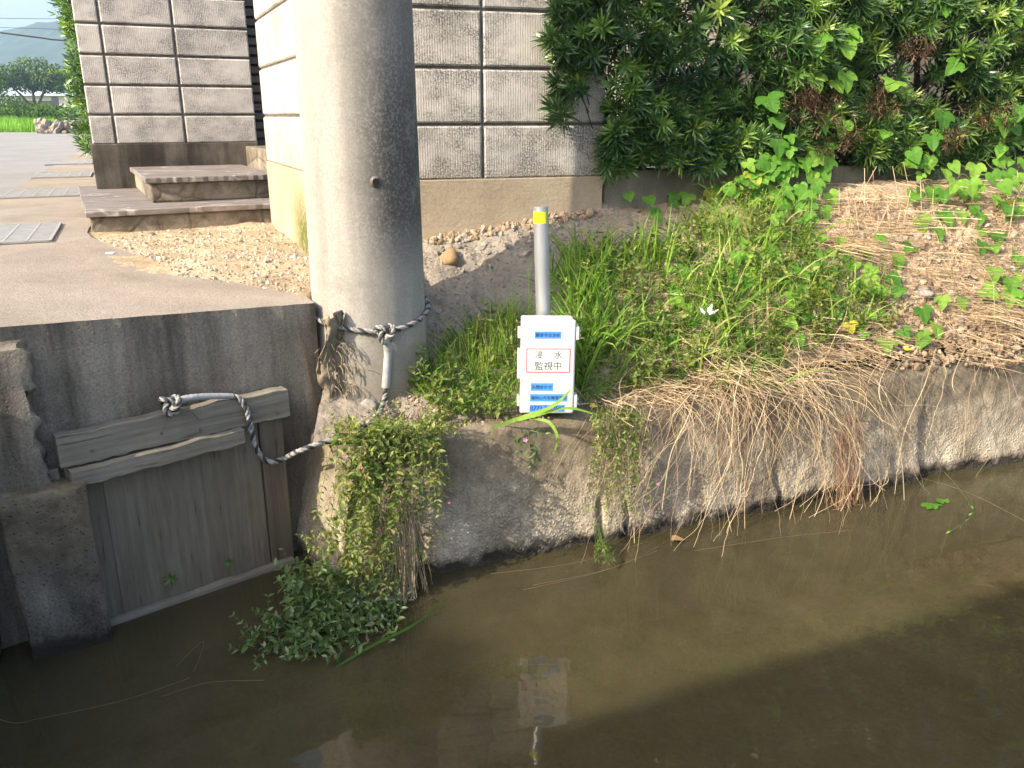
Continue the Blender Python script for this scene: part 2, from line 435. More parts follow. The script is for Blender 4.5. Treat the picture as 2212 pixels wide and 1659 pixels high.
def wood(name, a, b, c3, axis='Z', sc=1.0):
    t = NT(name); k = {'Z': (1, 1, .06), 'X': (.06, 1, 1)}[axis]
    n = t.noise(34 * sc, 7, .7, t.map(k)); n2 = t.noise(4 * sc, 5, .6, t.map((1, 1, .5)))
    c = t.ramp(t.math('ADD', t.math('MULTIPLY', n, .65), t.math('MULTIPLY', n2, .35)), [(.32, a), (.5, b), (.66, c3)])
    cr = t.ramp(t.noise(60 * sc, 4, .6, t.map(V3(k, 1.0))), [(.30, 1), (.38, 0)])
    c = t.mix(t.math('MULTIPLY', cr, .7), c, V3(a, .35))
    return t.fin(c, .9, t.bump(t.math('SUBTRACT', n, t.math('MULTIPLY', cr, .5)), .7, .004), spec=.15)
M['board'] = wood('grey_gate_board', (.125, .108, .082), (.19, .165, .126), (.255, .226, .178), sc=1.9)
M['rail'] = wood('silvered_wood', (.125, .11, .087), (.215, .193, .157), (.31, .28, .235), 'X', 1.5)
M['sideboard'] = wood('brown_board', (.085, .068, .05), (.14, .118, .088), (.2, .17, .13))
def boxmat():
    t = NT('white_plastic'); z = t.sep()[2]
    g = t.math('MULTIPLY', t.range(t.noise(16, 6, .7), .42, .72), t.range(z, .0, .30, .5, .12))
    sp = t.range(t.noise(120, 3, .7), .66, .74, 0, .35)
    c = t.mix(t.math('MAXIMUM', g, t.math('MULTIPLY', sp, t.range(z, .0, .12, 1, .1))), (.60, .60, .60), (.33, .27, .19))
    return t.fin(c, .4, spec=.5)
M['whitebox'] = boxmat()
M['boxgrey'] = plain('pale_grey_plastic', (.56, .57, .6), .45, var=.05)
M['blue'] = plain('blue_label_tape', (.07, .28, .78), .4, var=.03)
M['paper'] = plain('white_label_paper', (.64, .64, .64), .5, var=.01)
M['red'] = plain('red_print', (.72, .05, .07), .5, var=.02)
M['ink'] = plain('black_print', (.02, .02, .025), .5, var=.02)
M['inkgrey'] = plain('grey_print', (.06, .06, .065), .5, var=.02)
M['yellow'] = plain('yellow_tape', (.78, .80, .02), .35, var=.03)
M['ropew'] = plain('white_rope_strand', (.36, .355, .345), .85, var=.45, sc=90, bump=.001)
M['ropeg'] = plain('grey_rope_strand', (.33, .325, .315), .85, var=.4, sc=90, bump=.001)
M['ropek'] = plain('black_rope_strand', (.06, .06, .062), .8, var=.4, sc=90, bump=.001)
M['wrap'] = plain('grey_wrapping_tape', (.38, .385, .39), .6, var=.15, sc=60, bump=.002)
M['sack'] = plain('weathered_sacking', (.30, .25, .175), .95, var=.35, sc=26, bump=.004)
M['louvre'] = plain('brown_louvre', (.20, .175, .155), .5, var=.08)
M['darkmetal'] = plain('brown_metal', (.13, .11, .095), .5, var=.08)
M['hole'] = plain('dark_socket', (.01, .01, .01), .9)
M['brass'] = galv('dull_socket_rim', (.1, .09, .075), (.2, .18, .15), .7, .3)
M['hedge'] = leafmat('dark_narrow_leaves', [(0, (.025, .06, .02)), (.45, (.065, .145, .04)), (.75, (.15, .28, .055)), (.92, (.26, .4, .08)), (1, (.34, .45, .1))], .25, .34, .55)
M['dead'] = leafmat('dead_brown_leaves', [(0, (.08, .05, .035)), (.5, (.15, .095, .065)), (1, (.25, .16, .11))], .15, .8, .1)
M['vine'] = leafmat('vine_leaves', [(0, (.06, .19, .025)), (.5, (.16, .37, .045)), (.9, (.29, .5, .075)), (1, (.55, .52, .06))], .45, .5, .3)
M['grass'] = leafmat('grass_blades', [(0, (.04, .115, .018)), (.3, (.12, .27, .035)), (.7, (.28, .47, .07)), (.9, (.38, .52, .1)), (1, (.5, .42, .21))], .42, .5, .3)
M['straw'] = leafmat('dry_straw', [(0, (.32, .22, .13)), (.4, (.52, .39, .24)), (.8, (.68, .55, .37)), (1, (.36, .17, .09))], .15, .7, .15)
M['weed'] = leafmat('small_weed_leaves', [(0, (.06, .12, .025)), (.4, (.16, .235, .05)), (.8, (.31, .345, .1)), (.93, (.42, .37, .16)), (1, (.34, .19, .11))], .38, .5, .3)
M['wetweed'] = leafmat('damp_weed_leaves', [(0, (.06, .125, .035)), (.6, (.16, .25, .08)), (1, (.42, .42, .29))], .34, .4, .4)
M['deadstalk'] = plain('dull_stalk', (.2, .15, .09), .8)
M['bark'] = plain('bark', (.085, .062, .045), .95, var=.3, sc=30, bump=.004)
M['stem'] = plain('green_stem', (.13, .2, .05), .7, var=.2)
M['petal'] = plain('white_petal', (.85, .84, .82), .6, var=.03)
M['pink'] = plain('pink_petal', (.7, .22, .42), .6, var=.1)
M['yellowleaf'] = plain('yellow_leaf', (.7, .6, .03), .6)
M['brownleaf'] = plain('brown_floating_leaf', (.30, .2, .10), .6, var=.2, sc=40)
M['hill'] = leafmat('wooded_hill', [(0, (.02, .035, .018)), (1, (.035, .055, .025))], .02, .9, .1)
M['tree'] = leafmat('tree_leaves', [(0, (.03, .07, .02)), (.6, (.07, .13, .035)), (1, (.13, .2, .05))], .25, .5, .2)
M['bush'] = leafmat('bush_leaves', [(0, (.025, .06, .012)), (.6, (.05, .11, .02)), (1, (.09, .16, .03))], .2, .8, .05)
M['fieldgrass'] = leafmat('field_grass', [(0, (.13, .3, .03)), (1, (.24, .46, .05))], .35, .6, .2)
M['housewall'] = plain('pale_house_wall', (.55, .56, .56), .8, var=.06)
M['houseroof'] = plain('pale_blue_roof', (.42, .5, .6), .5, var=.08)
M['window'] = plain('dark_window', (.03, .035, .045), .15, spec=.6)
M['shutter'] = plain('grey_shutter', (.4, .41, .43), .5)
M['cable'] = plain('black_cable', (.02, .02, .022), .6)
M['greyconc'] = concrete('plain_concrete', (.24, .22, .19), (.16, .145, .12), (.32, .3, .26), 4, .3, .3)
M['blueplastic'] = plain('blue_plastic', (.03, .2, .5), .4)
M['teal'] = plain('teal_plastic', (.03, .3, .26), .4)

# water: murky brown water with a mirror-like surface over a brown bed
def water_mat():
    t = NT('murky_water'); t.t.nodes.remove(t.b)
    n = t.noise(3.2, 3, .5, t.map((1, 1.6, 1))); n2 = t.noise(14, 2, .5)
    h = t.math('ADD', n, t.math('MULTIPLY', n2, .08))
    nr = t.bump(h, .12, .02)
    gl = t.n('BsdfGlossy'); gl.inputs['Roughness'].default_value = .012; t.l(nr, gl.inputs['Normal'])
    gl.inputs['Color'].default_value = (1, 1, 1, 1)
    df = t.n('BsdfDiffuse')
    wc = t.ramp(t.noise(1.6, 4, .6), [(.3, (.070, .060, .030)), (.7, (.098, .084, .044))])
    t.l(t.mix(.5, wc, t.ramp(t.noise(7, 9, .7, None, .6), [(.3, .6), (.55, 1.05), (.72, 1.35)]), 'MULTIPLY'), df.inputs[0])
    tr = t.n('BsdfTransparent'); tr.inputs[0].default_value = (.62, .5, .26, 1)
    m1 = t.n('MixShader'); m1.inputs[0].default_value = .38
    t.t.links.new(df.outputs[0], m1.inputs[1]); t.t.links.new(tr.outputs[0], m1.inputs[2])
    fr = t.n('Fresnel'); fr.inputs[0].default_value = 1.33; t.l(nr, fr.inputs['Normal'])
    m2 = t.n('MixShader'); t.t.links.new(fr.outputs[0], m2.inputs[0]); t.t.links.new(m1.outputs[0], m2.inputs[1]); t.t.links.new(gl.outputs[0], m2.inputs[2])
    t.t.links.new(m2.outputs[0], t.out.inputs[0]); return t.mat
M['water'] = water_mat()
M['bed'] = soil('silty_bed', (.10, .08, .035), (.22, .175, .085), (.34, .28, .15), .02)

# ------------------------------------------------------------------ the lie of the land
A_CAN = math.atan(.378)
AS = R(39); GP0 = (-1.093, 1.928)
A0 = atP(680, 655, GP0, AS, -.04); B0 = atP(30, 705, GP0, AS, -.04)
def y_water(x): return 2.252 + .378 * x
def y_top(x): return 2.330 + .383 * x
A_W = R(17); W0 = (-.337, 3.10)
def y_wall(x): return 3.10 + math.tan(A_W) * (x + .337)
def lerp(a, b, t): return a + (b - a) * t
def sstep(a, b, x):
    t = min(1, max(0, (x - a) / (b - a))); return t * t * (3 - 2 * t)
def bank_h(x, y, detail=True):
    t = (y - y_top(x)) / (y_wall(x) - y_top(x)); tc = min(1.2, max(0, t))
    hw = lerp(.862, .95, sstep(-.4, .4, x)) + .08 * sstep(.4, 1.6, x)
    f = lerp(tc ** 1.15, 1 - (1 - min(tc, 1)) ** 1.6 if tc < 1 else 1, sstep(.0, .9, x))
    h = .405 + (hw - .405) * f
    h += .05 * sstep(.5, 1.2, x) * math.sin(math.pi * min(tc, 1))
    if detail:
        h += .018 * fbm((x, y, 0), 5, 3) + .010 * fbm((x, y, 3), 22, 3)
    if x < -.5: h = min(h, .80)
    return h
def on_bank(px, py, lift=0.0):
    r = ray(px, py); t = 1.9
    while t < 6:
        p = EYE + r * t
        if p.z <= bank_h(p.x, p.y, False) + lift or p.y > y_wall(p.x) - .005: return p
        t += .01
    return EYE + r * 3
ZS = .83                                          # street level

# canal bed, water
b = MB(); b.grid(lambda u, v: (lerp(-4, 6, u), lerp(-.2, 5.2, v), -.30 + .03 * fbm((lerp(-4, 6, u), lerp(-.2, 5.2, v), 0), 3, 3)), 60, 40)
struct(b.build('canal_bed', M['bed'], smooth=True))
b = MB(); b.grid(lambda u, v: (lerp(-4, 6, u), lerp(-.2, 5.2, v), 0), 2, 2)
struct(b.build('water', M['water']))

# far retaining wall of the canal: swept along its foot, with cracks between the cast lengths
def canal_wall():
    P0, P1 = Vector((-.70, 2.335)), Vector((-.485, 2.069)); P2 = Vector((4.4, 2.069 + 4.885 * .378))
    path = []
    L1 = (P1 - P0).length; L2 = (P2 - P1).length
    d1 = (P1 - P0) / L1; d2 = (P2 - P1) / L2
    n1 = Vector((d1.y, -d1.x)); n2 = Vector((d2.y, -d2.x)); rc = .014
    for i in range(18): path.append((P0 + d1 * ((L1 - rc) * i / 17), n1, -1))
    a = P1 - d1 * rc; c = P1 + d2 * rc
    for i in range(1, 7):
        t = i / 7; q = a * (1 - t) ** 2 + P1 * (2 * t * (1 - t)) + c * t * t
        path.append((q, (n1 * (1 - t) + n2 * t).normalized(), -1))
    N = 420
    for i in range(N + 1):
        k = (i / N); k = k * (.55 + .45 * k)            # finer steps near the camera end
        path.append((c + d2 * ((L2 - rc) * k), n2, 1))
    prof = [(-.34, -.06)] + [(-.1 + .48 * i / 40, .085 * (-.1 + .48 * i / 40) / .42) for i in range(41)]
    for i in range(1, 8):
        an = i / 7 * math.pi / 2; prof.append((.382 + .034 * math.sin(an), .077 + .034 * (1 - math.cos(an))))
    for i in range(1, 8): prof.append((.416 + .004 * i / 7, .111 + .22 * i / 7))
    joints = [(.287, .16, .007), (.375, .15, .005), (.934, .2, .008), (1.54, .30, .011), (2.6, .3, .01)]
    b = MB(); np_ = len(prof); base = 0
    for q, n, kind in path:
        for z, ins in prof:
            zz = z
            if q.x < -.2 and z > .2: zz -= .025 * sstep(-.2, -.45, q.x) * sstep(.2, .4, z)
            p = Vector((q.x - n.x * ins, q.y - n.y * ins, zz))
            o = .012 * fbm(p, 4, 3) + .0032 * fbm(p + Vector((9, 2, 4)), 30, 4) * (1.7 if z < .25 else 1)
            if z < .1: o += .012 * abs(noise.noise(p * 26)) * sstep(.1, .03, z) - .012 * sstep(.05, -.0, z)
            if kind > 0:
                for jx, jz, jw in joints:
                    dd = abs(q.x - jx + .012 * noise.noise(Vector((jx, 0, z * 12))))
                    if dd < jw * 2 and z < jz: o -= .035 * (1 - dd / (jw * 2)) * sstep(jz, jz - .05, z)
                if 1.54 < q.x < 1.9: o -= .028 * sstep(1.54, 1.555, q.x) * (1 - sstep(1.6, 1.9, q.x)) * sstep(.36, .2, z)
                g = math.exp(-((q.x + .265) / .035) ** 2) * sstep(.22, .05, z); o -= .06 * g
            p += Vector((n.x, n.y, 0)) * o
            if z > .4: p.z += .4 * o
            b.v.append(p)
    for i in range(len(path) - 1):
        for j in range(np_ - 1):
            a = i * np_ + j; b.face((a, a + np_, a + np_ + 1, a + 1))
    o = b.build('retaining_wall', M['canal'], smooth=True)
    tag(o, 'weathered concrete canal wall with dry stems and weeds hanging over it', 'retaining wall')
canal_wall()

# soil bank between canal wall and garden wall
b = MB()
def bankP(u, v):
    x = A0.x + .012 + 4.9 * (u ** 1.35); t = lerp(.09, 1.12, v)
    y = y_top(x) + t * (y_wall(x) - y_top(x))
    z = bank_h(x, y)
    if t < .17: z -= .035 * (1 - (t - .09) / .08) - .012 * fbm((x, y, 8), 12, 2) * (1 if t > .1 else 0)
    return (x, y, z)
b.grid(bankP, 330, 110)
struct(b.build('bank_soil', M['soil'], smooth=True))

# terrain, street
b = MB(); b.prism([(-700, 9), (-8, 9), (-1.3, 4.2), (-.72, 3.2), (.34, 3.6), (4.2, 4.8), (700, 200), (700, 1500), (-700, 1500)], .4, .80)
struct(b.build('ground', M['field']))
ST = Vector((-1.13, 2.64)).normalized()
rd0 = Vector((-3.122, 5.162))
def rd(t): return rd0 + ST * t
e0, e1 = rd(-3.4), rd(13.5)
b = MB(); b.prism([(e0.x, e0.y), (e1.x, e1.y), (e1.x + 4, e1.y + 1.2), (0, 24.5), (-6, 25.8), (-40, 25.0), (-60, 24), (-60, 0), (-9, -2)], .7, ZS - .004)
struct(b.build('road', M['asphalt']))
G6 = atZ(196, 512, ZS)
PN = (B0 - A0).cross(G6 - A0).normalized()
def on_slab(x, y): r = ray(x, y); return EYE + r * ((A0 - EYE).dot(PN) / r.dot(PN))
def slab_z(x, y): return A0.z - ((x - A0.x) * PN.x + (y - A0.y) * PN.y) / PN.z
GA = [on_slab(x, y) for x, y in ((660, 640), (560, 622), (470, 603), (380, 580), (300, 553), (240, 532), (196, 512))]
far_ = [(-1.80, 3.54), (-2.25, 4.6), (-3.1, 6.6), (-6.6, 14.8), (-9, 20), (e1.x, e1.y), (e0.x, e0.y)]
EN = 46
def jit(i): return .0045 * fbm((i * .31, 2, 0), 1, 3)
edge = [(lerp(B0.x, A0.x, i / EN) + math.sin(AS) * jit(i), lerp(B0.y, A0.y, i / EN) - math.cos(AS) * jit(i)) for i in range(1, EN)]
pts = [(A0.x, A0.y)] + [(p.x, p.y) for p in GA] + [(e0.x, e0.y), (-1.62, 1.72), (-1.45, 1.70), (B0.x, B0.y)] + edge
b = MB()
b.prism(pts, -.34, [slab_z(*p) for p in pts])
b.prism([(GA[-1].x, GA[-1].y)] + far_, .5, [ZS] * 8)
tri = b.build('pavement', [M['apron'], M['slab']])
for p in tri.data.polygons: p.material_index = 0 if p.normal.z > .5 else 1
struct(tri)
# gravel patch beside the pole
b = MB()
def gravP(u, v):
    x = lerp(-1.95, -.36, u); y = lerp(2.36, 4.1, v)
    return (x, y, ZS - .012 + .012 * fbm((x, y, 5), 4, 3) + .004 * fbm((x, y, 9), 40, 2) - .055 * sstep(3.0, 2.45, y - .25 * (x + .6)) - .35 * sstep(-.625, -.585, x) * sstep(2.74, 2.62, y))
b.grid(gravP, 90, 90)
struct(b.build('gravel_ground', M['gravel'], smooth=True))
# near bank and its concrete edge (behind and below the camera)
nb = Vector((-math.sin(R(23)), math.cos(R(23)))); nd = Vector((math.cos(R(23)), math.sin(R(23))))
def nbp(s, d): q = nd * s + nb * d; return (q.x, q.y)
b = MB(); b.prism([nbp(-9, .36), nbp(-9, -12), nbp(14, -12), nbp(14, .36)], -.4, .55)
struct(b.build('near_bank_path', M['greyconc']))

# ------------------------------------------------------------------ concrete at the sluice
def lump(name, T, sx, sy, z0, z1, mat, amp=.012, parent=None, cell=.03, ragged=0):
    bm = bmesh.new(); bmesh.ops.create_cube(bm, size=1)
    n = max(4, int(max(sx, sy, z1 - z0) / cell))
    bmesh.ops.subdivide_edges(bm, edges=bm.edges[:], cuts=min(n, 26), use_grid_fill=True)
    for v in bm.verts:
        q = Vector((v.co.x * sx, v.co.y * sy, z0 + (v.co.z + .5) * (z1 - z0)))
        ed = sum(1 for a in v.co if abs(abs(a) - .5) < 1e-4)
        p = T @ q
        c = T @ Vector((0, 0, (z0 + z1) / 2)); d = (p - c).normalized()
        k = amp * fbm(p, 7, 5) + .003 * fbm(p, 45, 3) - (.005 * (ed - 1) if ed > 1 else 0) - (.006 * abs(fbm(p, 40, 2)) if ed > 1 else 0)
        if ragged and v.co.x > .49: p = T @ (q + Vector((-ragged * (abs(fbm((0, p.y * .4, p.z), 9, 4)) + .35 * abs(fbm(p, 30, 2))), 0, 0)))
        v.co = p + d * k
    me = bpy.data.meshes.new(name); bm.to_mesh(me); bm.free()
    me.polygons.foreach_set('use_smooth', [True] * len(me.polygons))
    me.materials.append(mat)
    o = bpy.data.objects.new(name, me); COL.objects.link(o)
    if parent: o.parent = parent; o.matrix_parent_inverse = parent.matrix_basis.inverted()
    m = o.modifiers.new('edge', 'EDGE_SPLIT'); m.split_angle = R(50)
    return o
def frame(x, y, a): return Matrix.Translation((x, y, 0)) @ Matrix.Rotation(a, 4, 'Z')
p1 = lump('concrete_pier', frame(-1.125, 1.805, R(29)) @ Matrix.Translation((0, .12, 0)), .19, .24, -.33, .44, M['pier'], .011, cell=.012)
tag(p1, 'short rough concrete pier standing in the water left of the wooden gate', 'pier')
p2 = lump('concrete_abutment', frame(-1.245, 1.722, R(27)) @ Matrix.Translation((-.25, .14, 0)), .5, .26, -.33, .42, M['pier'], .016, ragged=.02)
tag(p2, 'dark concrete block at the far left below the broken one', 'abutment')
p3 = lump('broken_block', frame(-1.118, 1.86, R(30)) @ Matrix.Translation((-.3, .12, 0)), .6, .24, .425, .79, M['slab'], .012, ragged=.06)
tag(p3, 'broken concrete block with ragged right edge at the far left', 'concrete block')

b = MB(); b.prism([(-1.34, 1.70), (-2.9, 1.2), (-2.5, -.4), (-1.02, .2)], .60, .772)  # unseen deck, added to keep light off the water at the left
o = b.build('shade_deck', M['greyconc'], bevel=.01); tag(o, 'unseen concrete deck added over the canal to darken the left water', 'shade_deck')
# wooden sluice gate (local x along the gate, -y to the camera)
GA_ANG = R(39)
gate = thing('sluice_gate', 'weathered grey wooden sluice gate leaning shut against the concrete slab', 'sluice gate', (-1.093, 1.928, 0), GA_ANG)
gw = .553
b = MB(); b.box(.045, gw - .085, 0, .022, -.2, .52); b.build('panel', M['board'], gate, True, bevel=.003)
b = MB(); b.box(gw - .083, gw - .012, -.006, .02, -.2, .525); b.build('side_board', M['sideboard'], gate, True, bevel=.003)
b = MB(); b.box(-.035, .0445, -.003, .02, -.2, .50); b.build('side_board', M['board'], gate, True, bevel=.003)
def warped(name, x0, x1, y0, y1, z0, z1, tilt, mat, seed, rag=.004):
    b = MB(); n = 40
    rows = []
    for i in range(n + 1):
        x = lerp(x0, x1, i / n); w = rag * fbm((x * 3, seed, 0), 4, 4); w2 = rag * fbm((x * 3, seed + 5, 0), 6, 4)
        zt = tilt * (i / n) + w * .4
        rows.append([(x, y0, z0 + zt + w2 * 1.6), (x, y0 + .002, z1 + zt + w), (x, y1, z1 + zt + w), (x, y1, z0 + zt)])
    base = len(b.v)
    for r_ in rows: b.v.extend(Vector(p) for p in r_)
    for i in range(n):
        for k in range(4): b.face((i*4+k, (i+1)*4+k, (i+1)*4+(k+1)%4, i*4+(k+1)%4))
    b.face((0, 1, 2, 3)); b.face((n*4+3, n*4+2, n*4+1, n*4))
    return b.build(name, mat, gate, True, bevel=.002)
top = warped('top_rail', -.045, gw + .006, -.026, .018, .470, .552, .002, M['rail'], 2)
for nx, nz in ((.03, .50), (.2, .505), (.3, .49), (.44, .515), (.52, .49)):
    b = MB(); b.tube([(nx, -.0245, nz), (nx, -.030, nz)], .004, 8); b.build('nail', M['darkmetal'], top, True)
warped('batten', -.03, .41, -.056, -.027, .425, .466, .008, M['rail'], 9, .0035)
warped('bottom_strip', -.0, gw - .02, -.03, -.003, -.012, .014, 0, M['rail'], 14)
b = MB(); b.box(-.075, -.046, .0, .025, .40, .465); b.build('stub', M['rail'], gate, True, bevel=.003)

# ------------------------------------------------------------------ utility pole
POLE = Vector((-.445, 2.535)); PZ0 = .30
def pole_r(z): return .1755 - .0098 * (z - .5)
pole = thing('utility_pole', 'thick round concrete utility pole stained dark on its right flank', 'utility pole', (POLE.x, POLE.y, PZ0))
b = MB(); prof = [(PZ0 + i * .1, pole_r(PZ0 + i * .1)) for i in range(0, 85)]
n = 64; base = 0
for z, r_ in prof:
    for k in range(n):
        a = 2 * math.pi * k / n
        b.v.append(Vector((math.cos(a) * r_, math.sin(a) * r_, z - PZ0)))
for i in range(len(prof) - 1):
    for k in range(n): b.face((i*n+k, i*n+(k+1)%n, (i+1)*n+(k+1)%n, (i+1)*n+k))
b.face(tuple((len(prof)-1)*n+k for k in range(n)))
b.build('shaft', M['pole'], pole, True, smooth=True)
# bolt socket
hz = 1.108; hx = -.008; hr = pole_r(hz)
def cyl_at(ang, z, r_): return Vector((POLE.x + math.cos(ang) * r_, POLE.y + math.sin(ang) * r_, z))
def pole_hit(px, py, extra=0.0):
    r = ray(px, py); t = 1.5
    while t < 3.5:
        p = EYE + r * t
        if (p.xy - POLE).length < pole_r(p.z) + extra: return p
        t += .002
    return EYE + r * 2.5
hp = pole_hit(811, 393); hd = Vector((hp.x - POLE.x, hp.y - POLE.y, 0)).normalized()
b = MB(); q = Vector((POLE.x, POLE.y, hp.z)) + hd * pole_r(hp.z)
b.tube([q - hd * .01, q + hd * .003, q + hd * .004, q - hd * .004, q - hd * .008], [.016, .016, .011, .010, .010], 24, caps=False)
so = b.build('bolt_socket', M['brass'], pole, smooth=True)
b = MB(); b.tube([q - hd * .02, q + hd * .0047], .0098, 20); b.build('socket_hole', M['hole'], so)

# ------------------------------------------------------------------ block walls
def block_panel(mb, x0, x1, z0, rows, bh, joints, y0, m=0, joint=.011, depth=.012):
    """one block per cell, its face standing proud of the mortar"""
    for r_ in range(rows):
        za = z0 + r_ * bh + (joint / 2 if r_ else .001); zb = z0 + (r_ + 1) * bh - joint / 2
        xs = [x0] + joints + [x1]
        for i in range(len(xs) - 1):
            xa = xs[i] + (joint / 2 if i else 0); xb = xs[i + 1] - (joint / 2 if i < len(xs) - 2 else 0)
            c = .006
            vs = [(xa, y0 + depth, za), (xb, y0 + depth, za), (xb, y0 + depth, zb), (xa, y0 + depth, zb),
                  (xa, y0 + c * .8, za), (xb, y0 + c * .8, za), (xb, y0 + c * .8, zb), (xa, y0 + c * .8, zb),
                  (xa + c, y0, za + c), (xb - c, y0, za + c), (xb - c, y0, zb - c), (xa + c, y0, zb - c)]
            b0 = len(mb.v); mb.v.extend(Vector(v) for v in vs)
            for f in ((8,9,10,11),(4,5,9,8),(5,6,10,9),(6,7,11,10),(7,4,8,11),(0,1,5,4),(1,2,6,5),(2,3,7,6),(3,0,4,7)): mb.face(tuple(b0 + i for i in f), m)
# right wall: local x from corner, local -y faces canal
LW = 1.11
cornx = Vector((.352, y_wall(.352))) - Vector((math.cos(A_W), math.sin(A_W))) * LW
wall = thing('block_wall', 'ribbed concrete block wall on a beige plinth behind the utility pole', 'block wall', (cornx.x, cornx.y, .72), A_W)
zp = 1.076 - .72
b = MB(); b.box(0, LW, -.004, .16, 0, zp); b.build('plinth', M['plinth'], wall, True, bevel=.004)
b = MB(); block_panel(b, 0, LW, zp, 9, .193, [.02, LW - .479], 0, 0)
b.box(0.004, LW - .004, .011, .15, zp - .01, zp + 9 * .193, 1)
b.build('blocks', [M['block'], M['mortar']], wall, True)
# return face of the same wall, running back from the corner beside the steps
ret_dir = Vector((-1.10, 3.85)) - cornx; RL = ret_dir.length
rang = math.atan2(-ret_dir.y, -ret_dir.x)         # local +x points from the far end to the corner
ret = bpy.data.objects.new('return_wall', None); COL.objects.link(ret)
far = cornx + ret_dir
ret.location = (far.x, far.y, .72); ret.rotation_euler = (0, 0, rang)
tag(ret, 'sunlit pale block wall end beside the entrance steps with green moss at its foot', 'block wall')
b = MB(); b.box(0, RL - .003, -.004, .15, 0, zp + .03); b.build('plinth', M['plinth_moss'], ret, True, bevel=.004)
b = MB(); block_panel(b, 0, RL - .003, zp + .03, 9, .193, [.33, .62], 0, 0, .010, .009)
b.box(.003, RL - .006, .009, .145, zp, zp + .03 + 9 * .193, 1)
b.build('blocks', [M['block_pale'], M['mortar']], ret, True)

# left gate-side wall
L0 = atZ(215, 412, .905); A_L = R(26)
lw = thing('gate_wall', 'grey ribbed block wall on a dark stained plinth at the street corner', 'block wall', (L0.x, L0.y, .74), A_L)
lp = atP(556, 310, L0, A_L); LL = (lp.xy - L0.xy).length
zl = atP(206, 312, L0, A_L).z - .74
bl = atP(189, 117, L0, A_L).z; bl = (bl - .74 - zl) / 3
b = MB(); b.box(-.012, LL + .0, -.012, .3, 0, zl); b.build('plinth', M['plinth_dark'], lw, True, bevel=.004)
j1 = (atP(236, 200, L0, A_L).xy - L0.xy).length; j2 = (atP(390, 200, L0, A_L).xy - L0.xy).length
b = MB(); block_panel(b, 0, LL, zl, 9, bl, [j1, j2], 0, 0, .013)
b.box(.004, LL - .004, .011, .28, zl - .01, zl + 9 * bl, 1)
b.build('blocks', [M['block_grey'], M['mortar']], lw, True)

# louvred gate in the opening between the two walls, with its post
g0 = lp + Vector((-.05, .12, 0)); gd = Vector((math.cos(A_L), math.sin(A_L), 0))
lg = thing('louvre_gate', 'brown louvred gate in the gap between the two block walls', 'gate', (g0.x, g0.y, .95), A_L)
b = MB()
for i in range(34): b.box(0, .6, .0, .02, .12 + i * .052, .12 + i * .052 + .036, T=Matrix.Translation((0, .0, 0)) )
b.build('slats', M['louvre'], lg, True)
b = MB(); b.box(-.0, .6, .03, .04, .1, 1.9); b.build('backing', M['darkmetal'], lg, True)
b = MB(); b.box(.095, .135, -.05, -.005, 0, 1.95); b.build('post', M['louvre'], lg, True, bevel=.003)
b = MB(); b.box(.06, .085, -.03, -.005, .0, .3); b.build('drop_bolt', M['louvre'], lg, True, bevel=.002)
th0 = atZ(540, 350, .99)

# ------------------------------------------------------------------ entrance steps
SA = R(27.5); s0 = Vector((-1.806, 3.568, .70))
steps = thing('entrance_steps', 'two low stone entrance steps with purple slate treads below the grey wall', 'steps', s0, SA)
def slab_top(name, x0, x1, y0, y1, z0, z1, mat, parent, seed):
    b = MB(); n = 26; m = 8
    def edge(k, amp): return amp * fbm((k * .37, seed, 0), 3, 3)
    tops = []; pts = [(lerp(x0, x1, i / n), y0 + edge(i, .008)) for i in range(n + 1)] + [(x1 + edge(i + 40, .004), lerp(y0, y1, i / m)) for i in range(1, m)] + [(lerp(x1, x0, i / n), y1) for i in range(n + 1)] + [(x0 + edge(i + 80, .01), lerp(y1, y0, i / m)) for i in range(1, m)]
    b.prism(pts, z0, z1)
    return b.build(name, mat, parent, True, bevel=.004)
w_low = .80
b = MB(); b.box(.012, w_low + .03, .012, 1.5, 0, .185); low = b.build('lower_riser', M['rubble'], steps, True, bevel=.008)
slab_top('lower_tread', -.004, w_low + .03, -.004, 1.5, .186, .212, M['slate'], low, 3)
b = MB(); b.box(.285, w_low + .06, .27, 1.55, .213, .300); up = b.build('upper_riser', M['rubble'], steps, True, bevel=.008)
slab_top('upper_tread', .265, w_low + .065, .245, 1.55, .301, .327, M['slate'], up, 8)
# threshold stone in the gateway
b = MB(); b.box(.90, 1.35, .62, 1.56, 0, .43); b.build('threshold', M['rubble'], steps, True, bevel=.006)

# ------------------------------------------------------------------ low kerb wall under the hedge
c0 = Vector((.362, y_wall(.352) + .028, .70)); 
kw = thing('kerb_wall', 'low concrete kerb wall under the hedge', 'low wall', c0, R(17))
b = MB(); b.box(0, 4.2, 0, .14, 0, .395); b.build('kerb', M['curb'], kw, True, bevel=.008)

